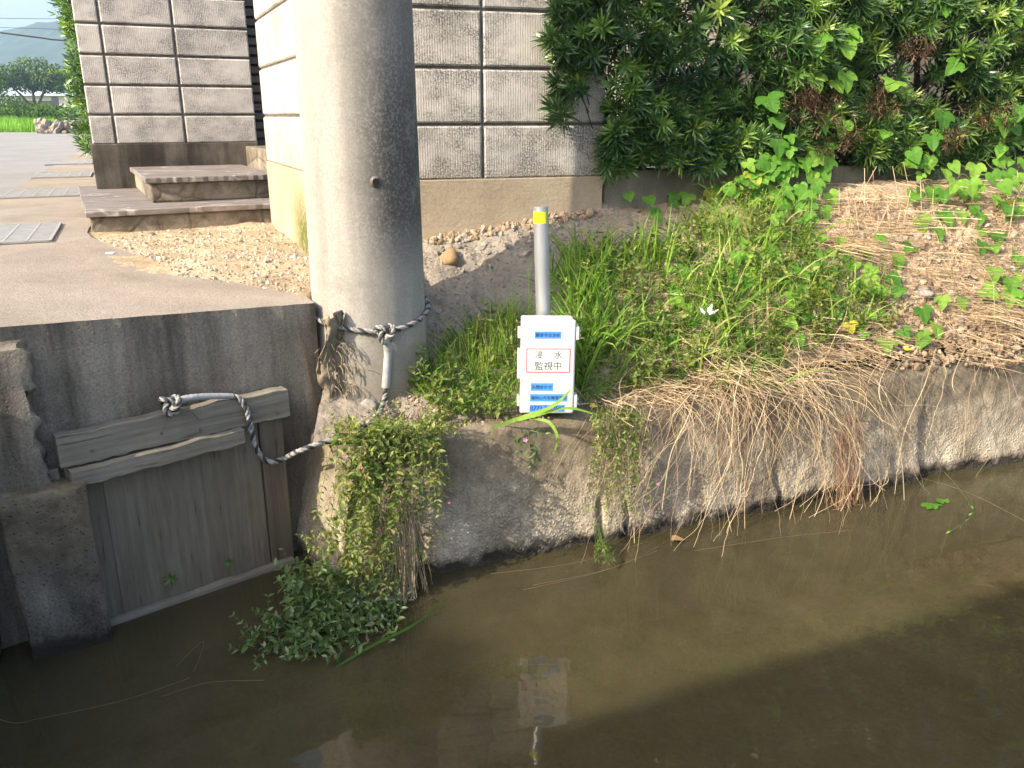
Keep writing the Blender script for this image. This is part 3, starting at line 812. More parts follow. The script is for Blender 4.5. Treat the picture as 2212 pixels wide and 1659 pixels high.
# ------------------------------------------------------------------ pavement grates
proto = None
names = ['nearest white drain grate cut by the left picture edge', 'second drain grate, beside the stone steps and grey wall', 'third drain grate along the pavement, beyond the grey wall corner', 'fourth and farthest drain grate on the pavement']
gx = Vector((math.cos(R(24)), math.sin(R(24)))); 
corners = [atZ(124, 503, ZS), atZ(176, 416, ZS), atZ(199, 378, ZS), atZ(200, 352, ZS)]
for i, c in enumerate(corners):
    if proto is None:
        g = thing('drain_grate', names[i], 'drain grate', (c.x, c.y, ZS + .001), R(24), 'drain grates along the pavement')
        b = MB()
        b.box(-.42, 0, -.31, .31, -.001, .0015)
        b.build('pit', M['grate_gap'], g, True)
        b = MB()
        for k in range(6): b.box(-.42 + k * .082, -.42 + k * .082 + .010, -.31, .31, .0016, .009)
        for k in range(2): b.box(-.42, 0, (-.31, .30)[k], (-.30, .31)[k], .0018, .0092)
        b.build('frame', M['grate'], g, True)
        b = MB()
        for k in range(46): b.box(-.418, -.002, -.30 + k * .0131, -.30 + k * .0131 + .0088, .0020, .0078)
        b.build('bars', M['grate'], g, True)
        proto = g
    else:
        g = proto.copy(); COL.objects.link(g); g.location = (c.x, c.y, ZS + .001); g['label'] = names[i]
        for ch in list(proto.children):
            d = ch.copy(); COL.objects.link(d); d.parent = g

# ------------------------------------------------------------------ metal post and sensor box
BOX = Vector((.104, 2.435, .437))
post = thing('metal_post', 'galvanised steel post with a yellow tape band standing behind the white box', 'post', (.105, 2.535, .40))
b = MB(); pr = .0228
a_ = Vector((.109, 2.535, .40)); c_ = Vector((.0865, 2.555, 1.036))
ax = (c_ - a_).normalized()
b.tube([a_, c_ - ax * .0, c_ + ax * .002, c_ + ax * .002], [pr, pr, pr * .86, 0.001], 32, caps=False)
pt = b.build('tube', M['galv'], post, smooth=True); pt.modifiers.new('e', 'EDGE_SPLIT').split_angle = R(40)
b = MB(); n = 14
for i in range(n + 1):
    an = R(lerp(195, 312, i / n))
    for dz in (-.047, -.012):
        p = c_ + ax * dz + Vector((math.cos(an), math.sin(an), 0)) * (pr + .0006); b.v.append(p)
for i in range(n): b.face((2*i, 2*i+2, 2*i+3, 2*i+1))
b.build('tape_band', M['yellow'], post, smooth=True)

box = thing('sensor_box', 'white plastic flood sensor box with blue labels on the canal edge', 'sensor box', BOX, rot=(R(-3), R(.8), R(2)))
bw, bh, bd = .158, .282, .085
def rbox(x0, x1, y0, y1, z0, z1, name, mat, parent, bev=.004):
    b = MB(); b.box(x0, x1, y0, y1, z0, z1); return b.build(name, mat, parent, True, bevel=bev, seg=3)
rbox(-bw/2, bw/2, -.048, .04, 0, bh, 'case', M['boxgrey'], box, .006)
lid = rbox(-bw/2 - .004, bw/2 + .002, -.066, -.0485, -.003, bh + .004, 'lid', M['whitebox'], box, .007)
for zc in (.245, .035):
    h = rbox(bw/2 + .0025, bw/2 + .012, -.062, -.028, zc - .020, zc + .020, 'latch', M['boxgrey'], box, .002)
    b = MB()
    for k in (-.010, .004): b.box(bw/2 + .0124, bw/2 + .0165, -.058, -.032, zc + k, zc + k + .006)
    b.build('latch_rib', M['boxgrey'], h, True, bevel=.001)
for zc, hh in ((.245, .016), (.150, .045), (.035, .016)):
    rbox(-bw/2 - .0125, -bw/2 - .0045, -.060, -.030, zc - hh, zc + hh, 'hinge', M['whitebox'], box, .002)
rbox(-.03, .03, .0405, .075, .06, .2, 'bracket', M['galv'], box, .002)
FY = -.0663
def sticker(x0, x1, z0, z1, mat, name='label_plate', th=.0007):
    b = MB(); b.box(x0, x1, FY - th, FY, z0, z1); return b.build(name, mat, box, True)
def text(body, x, z, size, mat, parent, width=None, dy=.0012, name='lettering', bold=0.0):
    cu = bpy.data.curves.new(name, 'FONT'); cu.body = body; cu.size = size; cu.extrude = .00015; cu.offset = bold
    tmp = bpy.data.objects.new('t', cu); COL.objects.link(tmp)
    bpy.context.view_layer.update()
    me = bpy.data.meshes.new_from_object(tmp.evaluated_get(bpy.context.evaluated_depsgraph_get()))
    bpy.data.objects.remove(tmp)
    xs = [v.co.x for v in me.vertices]; ys = [v.co.y for v in me.vertices]
    w = max(xs) - min(xs); k = (width / w) if width else 1; my = (max(ys) + min(ys)) / 2
    for v in me.vertices: v.co = Vector((x + (v.co.x - min(xs)) * k, FY - dy - v.co.z, z + (v.co.y - my) * k))
    me.materials.clear(); me.materials.append(mat)
    o = bpy.data.objects.new(name, me); COL.objects.link(o); o.parent = parent; return o
# positions measured on the photo as fractions of the lid
p = sticker(-.042, .036, .231, .252, M['blue']); text('観音寺自治会', -.039, .2415, .013, M['ink'], p, .072)
p = sticker(-.0655, .0655, .127, .200, M['red'], 'red_border'); sticker(-.0630, .0630, .1295, .1975, M['paper'], 'white_card', .0009)
text('浸', -.040, .181, .024, M['inkgrey'], p, .0225); text('水', .017, .181, .024, M['inkgrey'], p, .0245)
text('監視中', -.040, .1475, .025, M['inkgrey'], p, .079)
p = sticker(-.051, .016, .0705, .0935, M['blue']); text('お問合わせ', -.0475, .082, .012, M['ink'], p, .060)
p = sticker(-.0525, .060, .037, .0595, M['blue']); text('福知山市危機管理室', -.0500, .0482, .0125, M['ink'], p, .108)
p = sticker(-.0535, .053, .004, .026, M['blue']); text('0773-24-7503', -.0510, .0150, .014, M['ink'], p, .102)

# ------------------------------------------------------------------ rope from the pole to the gate
rope = thing('mooring_rope', 'black and white twisted rope tied round the pole and to the wooden gate', 'rope', (-.42, 2.34, .70))
def strands(mb, path, rad=.0076, pitch=.044, mats=(0, 0, 1)):
    pts = [path[0]]; st = .004; acc = 0
    for i in range(1, len(path)):
        seg = path[i] - path[i - 1]; L = seg.length
        if L < 1e-7: continue
        k = st - acc
        while k <= L: pts.append(path[i - 1] + seg * (k / L)); k += st
        acc = L - (k - st)
    t = (pts[1] - pts[0]).normalized(); u = t.orthogonal().normalized(); fr = []
    for i, p in enumerate(pts):
        t2 = (pts[min(i + 1, len(pts) - 1)] - pts[max(i - 1, 0)]).normalized()
        u = (u - t2 * u.dot(t2)).normalized(); fr.append((p, u.copy(), t2.cross(u)))
    for k in range(3):
        q = []
        for i, (p, u_, w_) in enumerate(fr):
            an = 2 * math.pi * (k / 3 + i * st / pitch)
            q.append(p + (u_ * math.cos(an) + w_ * math.sin(an)) * (rad * .54))
        mb.tube(q, rad * .56, 6, mats[k])
KN = pole_hit(835, 716, .012)
loop = []
kphi = math.atan2(KN.y - POLE.y, KN.x - POLE.x)
zl_ = atY(686, 668, 2.50).z; zr_ = atY(920, 652, 2.53).z
for i in range(49):
    a = kphi + 2 * math.pi * i / 48
    k = .5 - .5 * math.cos(a - kphi)                # 0 at the knot, 1 behind
    side = math.cos(a)
    z = KN.z + (.5 * (zl_ + zr_) + .01 - KN.z) * (min(1, 1.25 * k ** .8)) + .5 * (zr_ - zl_) * side * min(1, k * 2)
    loop.append(cyl_at(a, z, pole_r(z) + .009))
b = MB(); strands(b, smoothpath(loop, 4))
b.build('pole_loop', [M['ropeg'], M['ropek']], rope, smooth=True)
# knots
def knot(c, s, name, mats):
    b = MB(); ri = Vector((1, 0, 0)); 
    pth = []
    for i in range(60):
        a = 2 * math.pi * i / 59
        pth.append(c + Vector(((math.sin(a) + 2 * math.sin(2 * a)) * .34, -.35 - math.sin(3 * a) * .38, (math.cos(a) - 2 * math.cos(2 * a)) * .34)) * s)
    strands(b, pth, .0074, .042)
    return b.build(name, mats, rope, smooth=True)
knot(KN + Vector((0, -.012, 0)), .028, 'knot', [M['ropew'], M['ropek']])
# tail: wrapped part down the pole, then along the ground and over to the gate
tail = [KN + Vector((0, -.02, -.01))] + [pole_hit(x, y, .014) for x, y in ((838, 760), (836, 800), (833, 838))]
b = MB(); tw = smoothpath(tail, 10)
b.tube(tw, [.0125 + .0015 * noise.noise(Vector((i * .9, 3, 0))) for i in range(len(tw))], 10); b.build('tape_wrap', M['wrap'], rope, smooth=True)
gp = lambda x, y, off: atP(x, y, (-1.093, 1.928), GA_ANG, off)
g1 = [pole_hit(833, 838, .014), pole_hit(831, 862, .012)]
g1 += [atZ(820, 890, .475), atZ(795, 915, .45), atZ(760, 937, .435), atZ(720, 951, .428), atZ(680, 962, .425), atZ(645, 975, .41)]
g1 += [gp(615, 990, .045), gp(590, 998, .04), gp(570, 992, .035), gp(553, 968, .033), gp(543, 930, .035), gp(534, 890, .035), gp(520, 864, .03), gp(503, 856, .02)]
b = MB(); strands(b, smoothpath(g1, 10)); b.build('ground_run', [M['ropew'], M['ropek']], rope, smooth=True)
g2 = [gp(503, 856, .02), gp(475, 856, .02), gp(440, 857, .02), gp(405, 861, .022), gp(388, 866, .024)]
b = MB(); tw = smoothpath(g2, 10); b.tube(tw, [.0075 + .003 * (i / len(tw)) + .0012 * noise.noise(Vector((i * .8, 0, 0))) for i in range(len(tw))], 10); b.build('tape_wrap', M['wrap'], rope, smooth=True)
knot(gp(372, 872, .03), .026, 'knot', [M['ropew'], M['ropek']])
b = MB(); b.tube(smoothpath([gp(372, 884, .03), gp(366, 900, .034), gp(352, 928, .031)], 6), .0012, 5)
b.tube(smoothpath([gp(380, 886, .03), gp(410, 888, .036), gp(428, 906, .031)], 6), .0012, 5); b.build('tie_wire', M['darkmetal'], rope)

for px, py, sz, lab in ((396, 582, .035, 'flat white mortar crumb on the pavement edge beside the gravel'), (240, 548, .018, 'small white mortar crumb on the pavement below the steps')):
    c = on_slab(px, py); b = MB(); b.prism([(math.cos(a * .9) * sz * U(.6, 1.3), math.sin(a * .9) * sz * U(.3, .6)) for a in range(7)], .0005, .004)
    o = b.build('mortar_crumb', M['petal']); o.location = c; tag(o, lab, 'mortar')
# torn sack hanging on the slab's side
sk = thing('torn_sack', 'frayed weathered cloth hanging between the slab end and the pole', 'cloth', (-.56, 2.33, .75))
b = MB()
def sackP(u, v):
    px = lerp(694, 748 + 8 * math.sin(v * 5), u) + 10 * math.sin(v * 9 + u * 3); py = lerp(690, 905, v) - 18 * math.sin(u * 3)
    p = atY(px, py, 2.315 + .05 * u + .03 * v)
    return p + Vector((0, .016 * fbm((u * 2, v * 3, 1), 3, 3) - .02 * math.sin(u * 7) * .5, 0))
b.grid(sackP, 22, 50)
keep = []
for i, f in enumerate(b.f):
    u = (f[0] // 51) / 22; v = (f[0] % 51) / 50
    edge = .72 + .5 * abs(math.sin(u * 9.5)) * (1 - .3 * u) + .12 * noise.noise(Vector((u * 14, 3, 0)))
    hole = noise.noise(Vector((u * 6, v * 9, 4))) > .42
    if v < edge and not hole: keep.append(f)
b.f = keep; b.m = [0] * len(keep); b.r = [.5] * len(keep)
for i in range(70):
    px = U(700, 765); py = U(730, 850); p = atY(px, py, 2.33 + U(0, .03)); pa = [p]
    d = Vector((U(-.3, 1), U(-.4, .1), U(-.8, .1))).normalized()
    for k in range(6): p = p + d * U(.005, .011); d = (d + Vector((U(-.3,.3), U(-.3,.3), -.45))).normalized(); pa.append(p)
    b.tube(pa, .0007, 3)
o = b.build('sacking', M['sack'], sk, smooth=True)
sol = o.modifiers.new('thick', 'SOLIDIFY'); sol.thickness = .002

#PART2
# ------------------------------------------------------------------ unseen buildings added behind the camera to cast shadows on the canal
def oblong(b, s0, s1, d0, d1, z0, z1, m=0): b.prism([nbp(s0, d0), nbp(s1, d0), nbp(s1, d1), nbp(s0, d1)], z0, z1, m)
nh = thing('shadow_house', 'unseen house block left behind the camera, added to shade the near water', 'house', (*nbp(4, -4), .55))
b = MB(); oblong(b, -9.3, -4.9, -5, -.75, .55, 4.3); b.build('wall', M['housewall'], nh)  # added mass, sized to throw the diagonal shadow edge on the water
b = MB(); oblong(b, -9.5, -4.7, -5.2, -.6, 4.302, 4.84); b.build('roof', M['darkmetal'], nh)
fd = Vector((math.cos(SUN_AZ), math.sin(SUN_AZ), 0)); fn = Vector((-fd.y, fd.x, 0))
def fp(s, n): q = fd * s + fn * n; return (q.x, q.y)
RF = .66 + 13 * math.tan(SUN_EL)  # roof height of the added block, set by where its shadow must end
fh = thing('shadow_block', 'unseen tall block left behind the camera, added to shade the left water', 'shadow caster', (*fp(-15, 3), .5))
b = MB(); b.prism([fp(-20, .9), fp(-13, .9), fp(-13, 7), fp(-20, 7)], .5, RF - .2); b.build('wall', M['housewall'], fh)
b = MB(); b.prism([fp(-20.1, .8), fp(-13, .8), fp(-13, 7.1), fp(-20.1, 7.1)], RF - .198, RF); b.build('roof', M['darkmetal'], fh)

# ------------------------------------------------------------------ sampling
def inpoly(x, y, P):
    c = False; j = len(P) - 1
    for i in range(len(P)):
        if (P[i][1] > y) != (P[j][1] > y) and x < (P[j][0] - P[i][0]) * (y - P[i][1]) / (P[j][1] - P[i][1]) + P[i][0]: c = not c
        j = i
    return c
def samp(P, n):
    xs = [p[0] for p in P]; ys = [p[1] for p in P]; out = []
    while len(out) < n:
        x, y = U(min(xs), max(xs)), U(min(ys), max(ys))
        if inpoly(x, y, P): out.append((x, y))
    return out
def lifted(p, dz=0.0): return Vector((p.x, p.y, bank_h(p.x, p.y) + dz))
UP = Vector((0, 0, 1))
can = lambda x, y, off: atP(x, y, (0, 2.252), A_CAN, off)
def edge_py(px): return 895 - .135 * (px - 1250)

# ------------------------------------------------------------------ stones
b = MB()
for x, y in samp([(205, 512), (330, 498), (590, 482), (655, 540), (690, 660), (560, 622), (380, 582)], 2600):
    p = atZ(x, y, ZS - .006)
    if p.y < 2.50 or (p.x > -.66 and p.y < 2.66): continue
    p = Vector(gravP((p.x + 1.95) / 1.59, (p.y - 2.36) / 1.74))
    b.stone(p, U(.002, .0065) if random.random() < .93 else U(.0065, .012), random.random())
tag(b.build('gravel', M['pebbles']), kind='stuff', label='loose pale gravel between the steps and the pole', cat='gravel')
b = MB()
for x, y in samp([(915, 560), (1000, 505), (1290, 455), (1480, 460), (1420, 560), (1240, 640), (1100, 680), (930, 760)], 1100):
    p = on_bank(x, y); b.stone(lifted(p, .0), U(.002, .006) if random.random() < (.97 if y > 560 else .8) else U(.007, .018), random.random())
tag(b.build('bank_stones', M['greystones']), kind='stuff', label='grey stones and clods in the shade of the pole', cat='stones')
b = MB()
for x, y in samp([(1650, 440), (1800, 420), (2212, 420), (2212, 790), (1900, 800), (1750, 700), (1850, 600), (1700, 520)], 3000):
    p = on_bank(x, y); b.stone(lifted(p, .0), U(.004, .012) if random.random() < .9 else U(.012, .024), random.random())
for x, y in samp([(740, 930), (860, 840), (930, 850), (1100, 890), (1240, 900), (1000, 930), (800, 950)], 420):
    p = on_bank(x, y); b.stone(lifted(p, .001), U(.002, .007), random.random())
for x, y in samp([(920, 515), (1290, 455), (1300, 470), (920, 540)], 260):
    p = on_bank(x, y); b.stone(lifted(p, .002), U(.005, .016), random.random())
tag(b.build('soil_clods', M['clods']), kind='stuff', label='dry crumbling clods of soil on the bank', cat='soil clods')
def rock(name, px, py, rad, mat, label, flat=.75):
    p = on_bank(px, py); b = MB(); b.stone(Vector((0, 0, rad * .25)), rad, .6, flat=flat, sub=2, )
    o = b.build(name, M[mat], smooth=True); o.location = lifted(p); return tag(o, label, 'stone')
rock('stone', 972, 566, .036, 'brownrock', 'rounded brown stone on the shaded soil right of the pole')
rock('stone', 1275, 470, .024, 'clods', 'reddish stone at the foot of the beige plinth near the wall end')
rock('stone', 800, 880, .022, 'greystones', 'pale flat stone lying beside the rope at the foot of the pole', .4)
rock('stone', 940, 905, .018, 'pebbles', 'small whitish stone on the soil above the big hanging weed', .5)
rock('stone', 1704, 503, .017, 'pebbles', 'white pebble among the vine leaves below the hedge', .7)
rock('stone', 1990, 640, .036, 'greystones', 'flat grey stone in the dry straw on the right of the bank', .4)

# ------------------------------------------------------------------ grass and weeds on the bank
G1 = [(900, 870), (935, 770), (1010, 710), (1095, 680), (1118, 720), (1118, 885), (1020, 900)]
G2 = [(1245, 880), (1215, 700), (1215, 640), (1260, 570), (1400, 530), (1540, 440), (1640, 450), (1740, 500), (1780, 580), (1900, 620), (1930, 720), (1720, 770), (1640, 860), (1500, 840), (1350, 855)]
def grassP(b, P, n, L, W, lean=.55, droop=(.2, .9), colr=(0, .9)):
    for x, y in samp(P, n):
        p = lifted(on_bank(x, y), -.005)
        d = (UP + Vector((random.gauss(0, lean), random.gauss(-.1, lean), 0))).normalized()
        b.blade(p, d, U(*L), U(*W), U(*droop), min(1, max(0, U(*colr) + (.5 if random.random() < .12 else 0))))
b = MB()
grassP(b, G1, 900, (.05, .14), (.002, .005))
grassP(b, [(1000, 760), (1110, 690), (1118, 800), (1020, 850)], 160, (.1, .2), (.0015, .003), .15, (.05, .3), (.4, .9))
grassP(b, G2, 1700, (.05, .17), (.002, .0055))
grassP(b, G2, 340, (.12, .26), (.005, .010), .6, (.4, 1.1), (.3, 1))
grassP(b, [(1500, 510), (1550, 450), (1640, 460), (1660, 520), (1560, 560)], 300, (.05, .11), (.0012, .0025), .16, (.02, .25), (.5, .9))
grassP(b, [(1180, 620), (1240, 560), (1320, 560), (1330, 700), (1250, 860), (1225, 700)], 320, (.12, .25), (.004, .008), .4, (.3, .9), (.2, .75))
grassP(b, G2, 1500, (.03, .08), (.002, .005), .8, (.3, 1.2), (0, .3))
b.r = [min(1, q) for q in b.r]
tag(b.build('bank_grass', M['grass']), kind='stuff', label='green grass growing on the bank around the white box', cat='grass')
def clump(label, px, py, n, L, W, lean, droop, spread=.03, cr=(.2, .8), bias=Vector((0, 0, 0))):
    c = lifted(on_bank(px, py)); b = MB()
    for i in range(n):
        p = c + Vector((random.gauss(0, spread), random.gauss(0, spread), -.006))
        d = (UP + Vector((random.gauss(0, lean), random.gauss(-.05, lean), 0)) + bias).normalized()
        b.blade(p - c, d, U(*L), U(*W), U(*droop), U(*cr), n=7)
    o = b.build('grass_clump', M['grass']); o.location = c
    return tag(o, label, 'grass clump', 'tall clumps of grass on the bank')
clump('tall upright pale grass clump behind the white lily', 1400, 590, 26, (.14, .26), (.005, .009), .16, (.05, .4), .035, (.5, .85))
clump('broad dark grass clump right beside the white box', 1285, 760, 40, (.18, .34), (.006, .010), .42, (.4, 1.0), .05, (.1, .6))
clump('leaning grass clump between the steel post and the white box', 1140, 700, 9, (.12, .26), (.004, .007), .3, (.2, .7), .015, (.5, .9), Vector((.3, 0, 0)))
clump('arching long grass clump in the middle of the green patch', 1540, 700, 26, (.2, .38), (.004, .008), .5, (.5, 1.1), .06, (.3, .85))
clump('green grass clump drooping over the canal wall above the dry stems', 1600, 820, 44, (.14, .26), (.003, .006), .45, (.7, 1.3), .06, (.2, .7), Vector((.2, -.5, 0)))
# tall single blades crossing in front of the box
b = MB()
def bladepath(b, pts, W, r=.6):
    pts = smoothpath(pts, 5); n = len(pts); base = len(b.v)
    for i, p in enumerate(pts):
        t = (pts[min(i+1, n-1)] - pts[max(i-1, 0)]).normalized(); x = t.cross(ray(CX, CY)).normalized()
        w = W * math.sin(math.pi * min(1, .12 + .88 * i / (n - 1))) ** .7 + .0004
        b.v.extend([p - x * w / 2, p + x * w / 2])
    for i in range(n - 1): b.face((base+2*i, base+2*i+1, base+2*i+3, base+2*i+2), 0, r)
bx = lambda x, y, d=0.0: atY(x, y, 2.33 - d)
bladepath(b, [atZ(1060, 925, .43), bx(1120, 905, .01), bx(1190, 880, .03), bx(1238, 838, .04)], .012, .75)
bladepath(b, [bx(1085, 918), bx(1150, 900, .02), bx(1230, 882, .02), bx(1310, 905, .0)], .008, .7)
bladepath(b, [bx(1150, 905, .01), bx(1185, 912, .03), bx(1204, 945, .05), bx(1195, 985, .05)], .009, .65)
tag(b.build('bent_grass', M['grass']), 'long bent grass blades crossing the bottom of the white box', 'grass')

def leafystem(b, path, size, sp, m_leaf=0, m_stem=1, rad=.0008, colr=(0, .9), oval=True, start=.15, sag=.3):
    path = smoothpath(path, 6); L = [0]
    for i in range(1, len(path)): L.append(L[-1] + (path[i] - path[i-1]).length)
    if L[-1] < .01: return
    b.tube(path, [rad * (1 - .6 * i / len(path)) for i in range(len(path))], 3, m_stem, U(.2, .8), caps=False)
    s = L[-1] * start; i = 0; side = U(0, 6.28); k = 0
    while s < L[-1]:
        while L[i + 1] < s: i += 1
        p = path[i].lerp(path[i+1], (s - L[i]) / max(1e-6, L[i+1] - L[i])); t = (path[i+1] - path[i]).normalized()
        u = t.orthogonal().normalized(); w = t.cross(u)
        for h in (0, math.pi):
            a = side + h + k * 1.57
            d = (t * .55 + u * math.cos(a) + w * math.sin(a) + Vector((0, 0, -sag * .5 + .25))).normalized()
            fn = b.oval if oval else b.leaf
            z = size * U(.6, 1.2) * (1 - .35 * s / L[-1])
            fn(p, d, (UP + rvec() * .6), z, z * (.48 if oval else .22), U(*colr), m_leaf)
        s += sp * U(.7, 1.3); k += 1
# little broad-leaved weeds between the grasses
b = MB()
for x, y in samp(G1, 55) + samp([(930, 880), (1110, 880), (1120, 910), (960, 920)], 24) + samp(G2, 430):
    p = lifted(on_bank(x, y)); q = p + Vector((U(-.05, .05), U(-.07, .02), U(.04, .13)))
    leafystem(b, [p, p.lerp(q, .5) + Vector((U(-.01, .01), 0, .012)), q], U(.02, .046), .018, colr=(.1, .85))
tag(b.build('low_weeds', [M['weed'], M['stem']]), kind='stuff', label='small leafy weeds mixed into the bank grass', cat='weeds')

# big weed hanging over the wall end into the water
hw = thing('hanging_weed', 'big yellow green weed draped over the canal wall beside the wooden gate', 'weed', (-.40, 2.10, .42))
b = MB(); b2 = MB()
for i in range(100):
    x0 = U(745, 965) if i < 55 else random.gauss(850, 50); st = on_bank(x0, U(925, 965)); st = Vector((st.x, st.y, .425))
    dx = U(-45, 40)
    if x0 > 880 and random.random() < .55: ye = U(1010, 1130); xe = x0 + U(-20, 35)
    else:
        ye = U(1060, 1330); xe = lerp(x0, 850, .35) + U(-65, 55) - .34 * (ye - 1040)
    o1 = U(.01, .13); ym = lerp(960, ye, .45)
    m1 = can(lerp(x0, xe, .15) + U(-15, 15), 955 + U(-30, 10), U(.0, .06)); m2 = can(lerp(x0, xe, .5) + U(-20, 20), ym, o1); e = can(xe, ye, o1 + U(0, .05))
    leafystem(b, [st, m1, m2, e], U(.013, .034), U(.018, .034), colr=(.25, .99) if ye < 1250 else (.1, .9), rad=.0009)
for i in range(60):
    x0 = U(735, 980); st = on_bank(x0, U(925, 960)); st = Vector((st.x, st.y, .425)); d = Vector((U(-.5, .5), U(-.8, .0), U(.3, 1.2))).normalized()
    leafystem(b, [st, st + d * .05, st + d * U(.06, .15) + Vector((0, -.02, -.03))], U(.012, .026), .016, colr=(.35, .95))
WP = [(740, 950), (850, 925), (960, 935), (995, 1050), (960, 1100), (900, 1200), (885, 1290), (780, 1330), (690, 1280), (715, 1180), (730, 1050)]
for x, y in samp(WP, 120) + samp([(690, 1140), (830, 1110), (895, 1290), (780, 1335), (640, 1290)], 110):
    st = can(x, y, U(.02, .09)); d = Vector((U(-.9, .9), U(-1, -.1), U(-.5, 1))).normalized(); L_ = U(.03, .085)
    leafystem(b, [st, st + d * L_ * .55, st + d * L_ + Vector((0, 0, -.012))], U(.011, .027), U(.011, .02), colr=(.2, 1), rad=.0007, start=.2)
for i in range(190):                                        # old bare stems inside the clump
    x0 = U(790, 900); y0 = U(1060, 1200); xe = x0 + U(-30, 40); o1 = U(.02, .08)
    b2.tube(smoothpath([can(x0, y0, o1), can(lerp(x0, xe, .5) + U(-12, 12), y0 + 80, o1 + .01), can(xe, min(1350, y0 + U(120, 220)), o1 + U(-.01, .04))], 4), .0008, 3, 0, U(.2, .9), caps=False)
b.build('foliage', [M['weed'], M['stem']], hw); b2.build('dead_stems', M['straw'], hw)
# its lower shoots trailing on the water
fw = thing('floating_weed', 'dark green shoots trailing on the water below the big hanging weed', 'weed', (-.55, 1.85, 0))
b = MB()
for i in range(85):
    st = can(U(700, 890), U(1225, 1300), U(.03, .09)); x1, y1 = samp([(500, 1430), (590, 1300), (640, 1230), (760, 1290), (890, 1310), (880, 1370), (760, 1410), (640, 1440)], 1)[0]
    e = atZ(x1, y1, U(.004, .03)); m = st.lerp(e, .5); m.z = max(.012, min(st.z, e.z + U(0, .05)))
    leafystem(b, [st, m, e], U(.020, .034), .024, colr=(0, .8), rad=.001, start=.3)
for i in range(36):
    st = can(U(640, 760), U(1240, 1330), U(.03, .12)); d = Vector((U(-1, .1), U(-.6, .3), U(.1, .9))).normalized(); st.z = max(.01, st.z)
    leafystem(b, [st, st + d * .06, st + d * U(.09, .14)], U(.022, .036), .02, colr=(.1, .75), rad=.001)
for x, y in samp([(500, 1432), (560, 1340), (600, 1290), (650, 1225), (740, 1260), (880, 1310), (870, 1370), (760, 1405), (640, 1440)], 110):
    st = atZ(x, y, U(.004, .03)); d = Vector((U(-1, .4), U(-.8, .3), U(.0, .9))).normalized(); L_ = U(.03, .08)
    leafystem(b, [st, st + d * L_ * .5, st + d * L_], U(.016, .034), U(.014, .022), colr=(.05, .9), rad=.0008, start=.15)
b.build('foliage', [M['wetweed'], M['stem']], fw)
b = MB()
for i in range(150):
    st = can(U(690, 890), U(1225, 1310), U(.02, .07)); e = can(U(680, 900), U(1290, 1390), U(.06, .12)); e.z = max(.004, e.z); m = st.lerp(e, .5) + Vector((U(-.02, .02), -.01, .01))
    leafystem(b, [st, m, e], U(.018, .026), .022, colr=(.75, 1), rad=.0008)
b.build('grey_foliage', [M['wetweed'], M['straw']], fw)
b = MB(); bladepath(b, [atZ(725, 1442, .004), atZ(810, 1392, .02), atZ(890, 1352, .03), atZ(968, 1295, .025)], .007, .2)
tag(b.build('floating_reed', M['grass']), 'long grass blade lying on the water under the hanging weed', 'grass')
# weed under the box and second hanging weed
sp = thing('small_weed', 'small weed with a pink flower hanging just below the white box', 'weed', (.05, 2.36, .43))
b = MB()
for e in ((1100, 962), (1150, 1030), (1165, 1005), (1120, 975), (1185, 940)):
    st = can(1140 + U(-10, 10), 930, .02); leafystem(b, [st, can(lerp(1140, e[0], .5), lerp(930, e[1], .4), .05), can(e[0], e[1], .045)], .034, .026, colr=(.0, .45), start=.4)
b.build('foliage', [M['wetweed'], M['stem']], sp)
def blossom(px, py, off, parent, size=.009, mat='pink', n=5):
    p = can(px, py, off); b = MB()
    for k in range(n):
        a = k * 2 * math.pi / n; d = Vector((math.cos(a), -.35, math.sin(a))).normalized(); b.oval(p, d, Vector((0, -1, 0)), size, size * .75, .5)
    b.build('flower', M[mat], parent)
blossom(1135, 950, .06, sp)
for x, y in ((748, 985), (970, 1085), (780, 1010)): blossom(x, y, .09, hw, .006)
rw = thing('hanging_weed', 'sparse reddish stemmed weed hanging on the canal wall right of the white box', 'weed', (.27, 2.42, .42))
b = MB()
for i in range(46):
    x0 = U(1280, 1400); st = on_bank(x0, edge_py(x0) - 12); st.z = .425
    xe = x0 + U(-45, 40); ye = U(960, 1130)
    leafystem(b, [st, can(lerp(x0, xe, .2), 905, U(0, .05)), can(lerp(x0, xe, .6) + U(-14, 14), lerp(905, ye, .5), U(.02, .07)), can(xe, ye, U(.02, .07))], U(.015, .024), .024, colr=(.15, .97), rad=.0009, start=.35)
for i in range(16):
    p = atZ(U(1275, 1330), U(1190, 1225), U(.01, .05)); leafystem(b, [can(1295 + U(-20, 20), 1130, .03), p.lerp(can(1295, 1150, .03), .4), p], .02, .02, colr=(.1, .6), start=.55)
b.build('foliage', [M['weed'], M['stem']], rw)
b = MB()
for i in range(60):
    x0 = U(1300, 1410); y0 = U(880, 1010); b.tube(smoothpath([can(x0, y0, U(0, .04)), can(x0 + U(-20, 20), y0 + 50, U(.01, .05)), can(x0 + U(-40, 30), y0 + U(80, 160), U(.01, .05))], 4), .0008, 3, 0, U(.6, 1), caps=False)
b.build('dead_stems', M['straw'], rw)
for x, y in ((1395, 975), (1420, 1045)): blossom(x, y, .06, rw, .006)

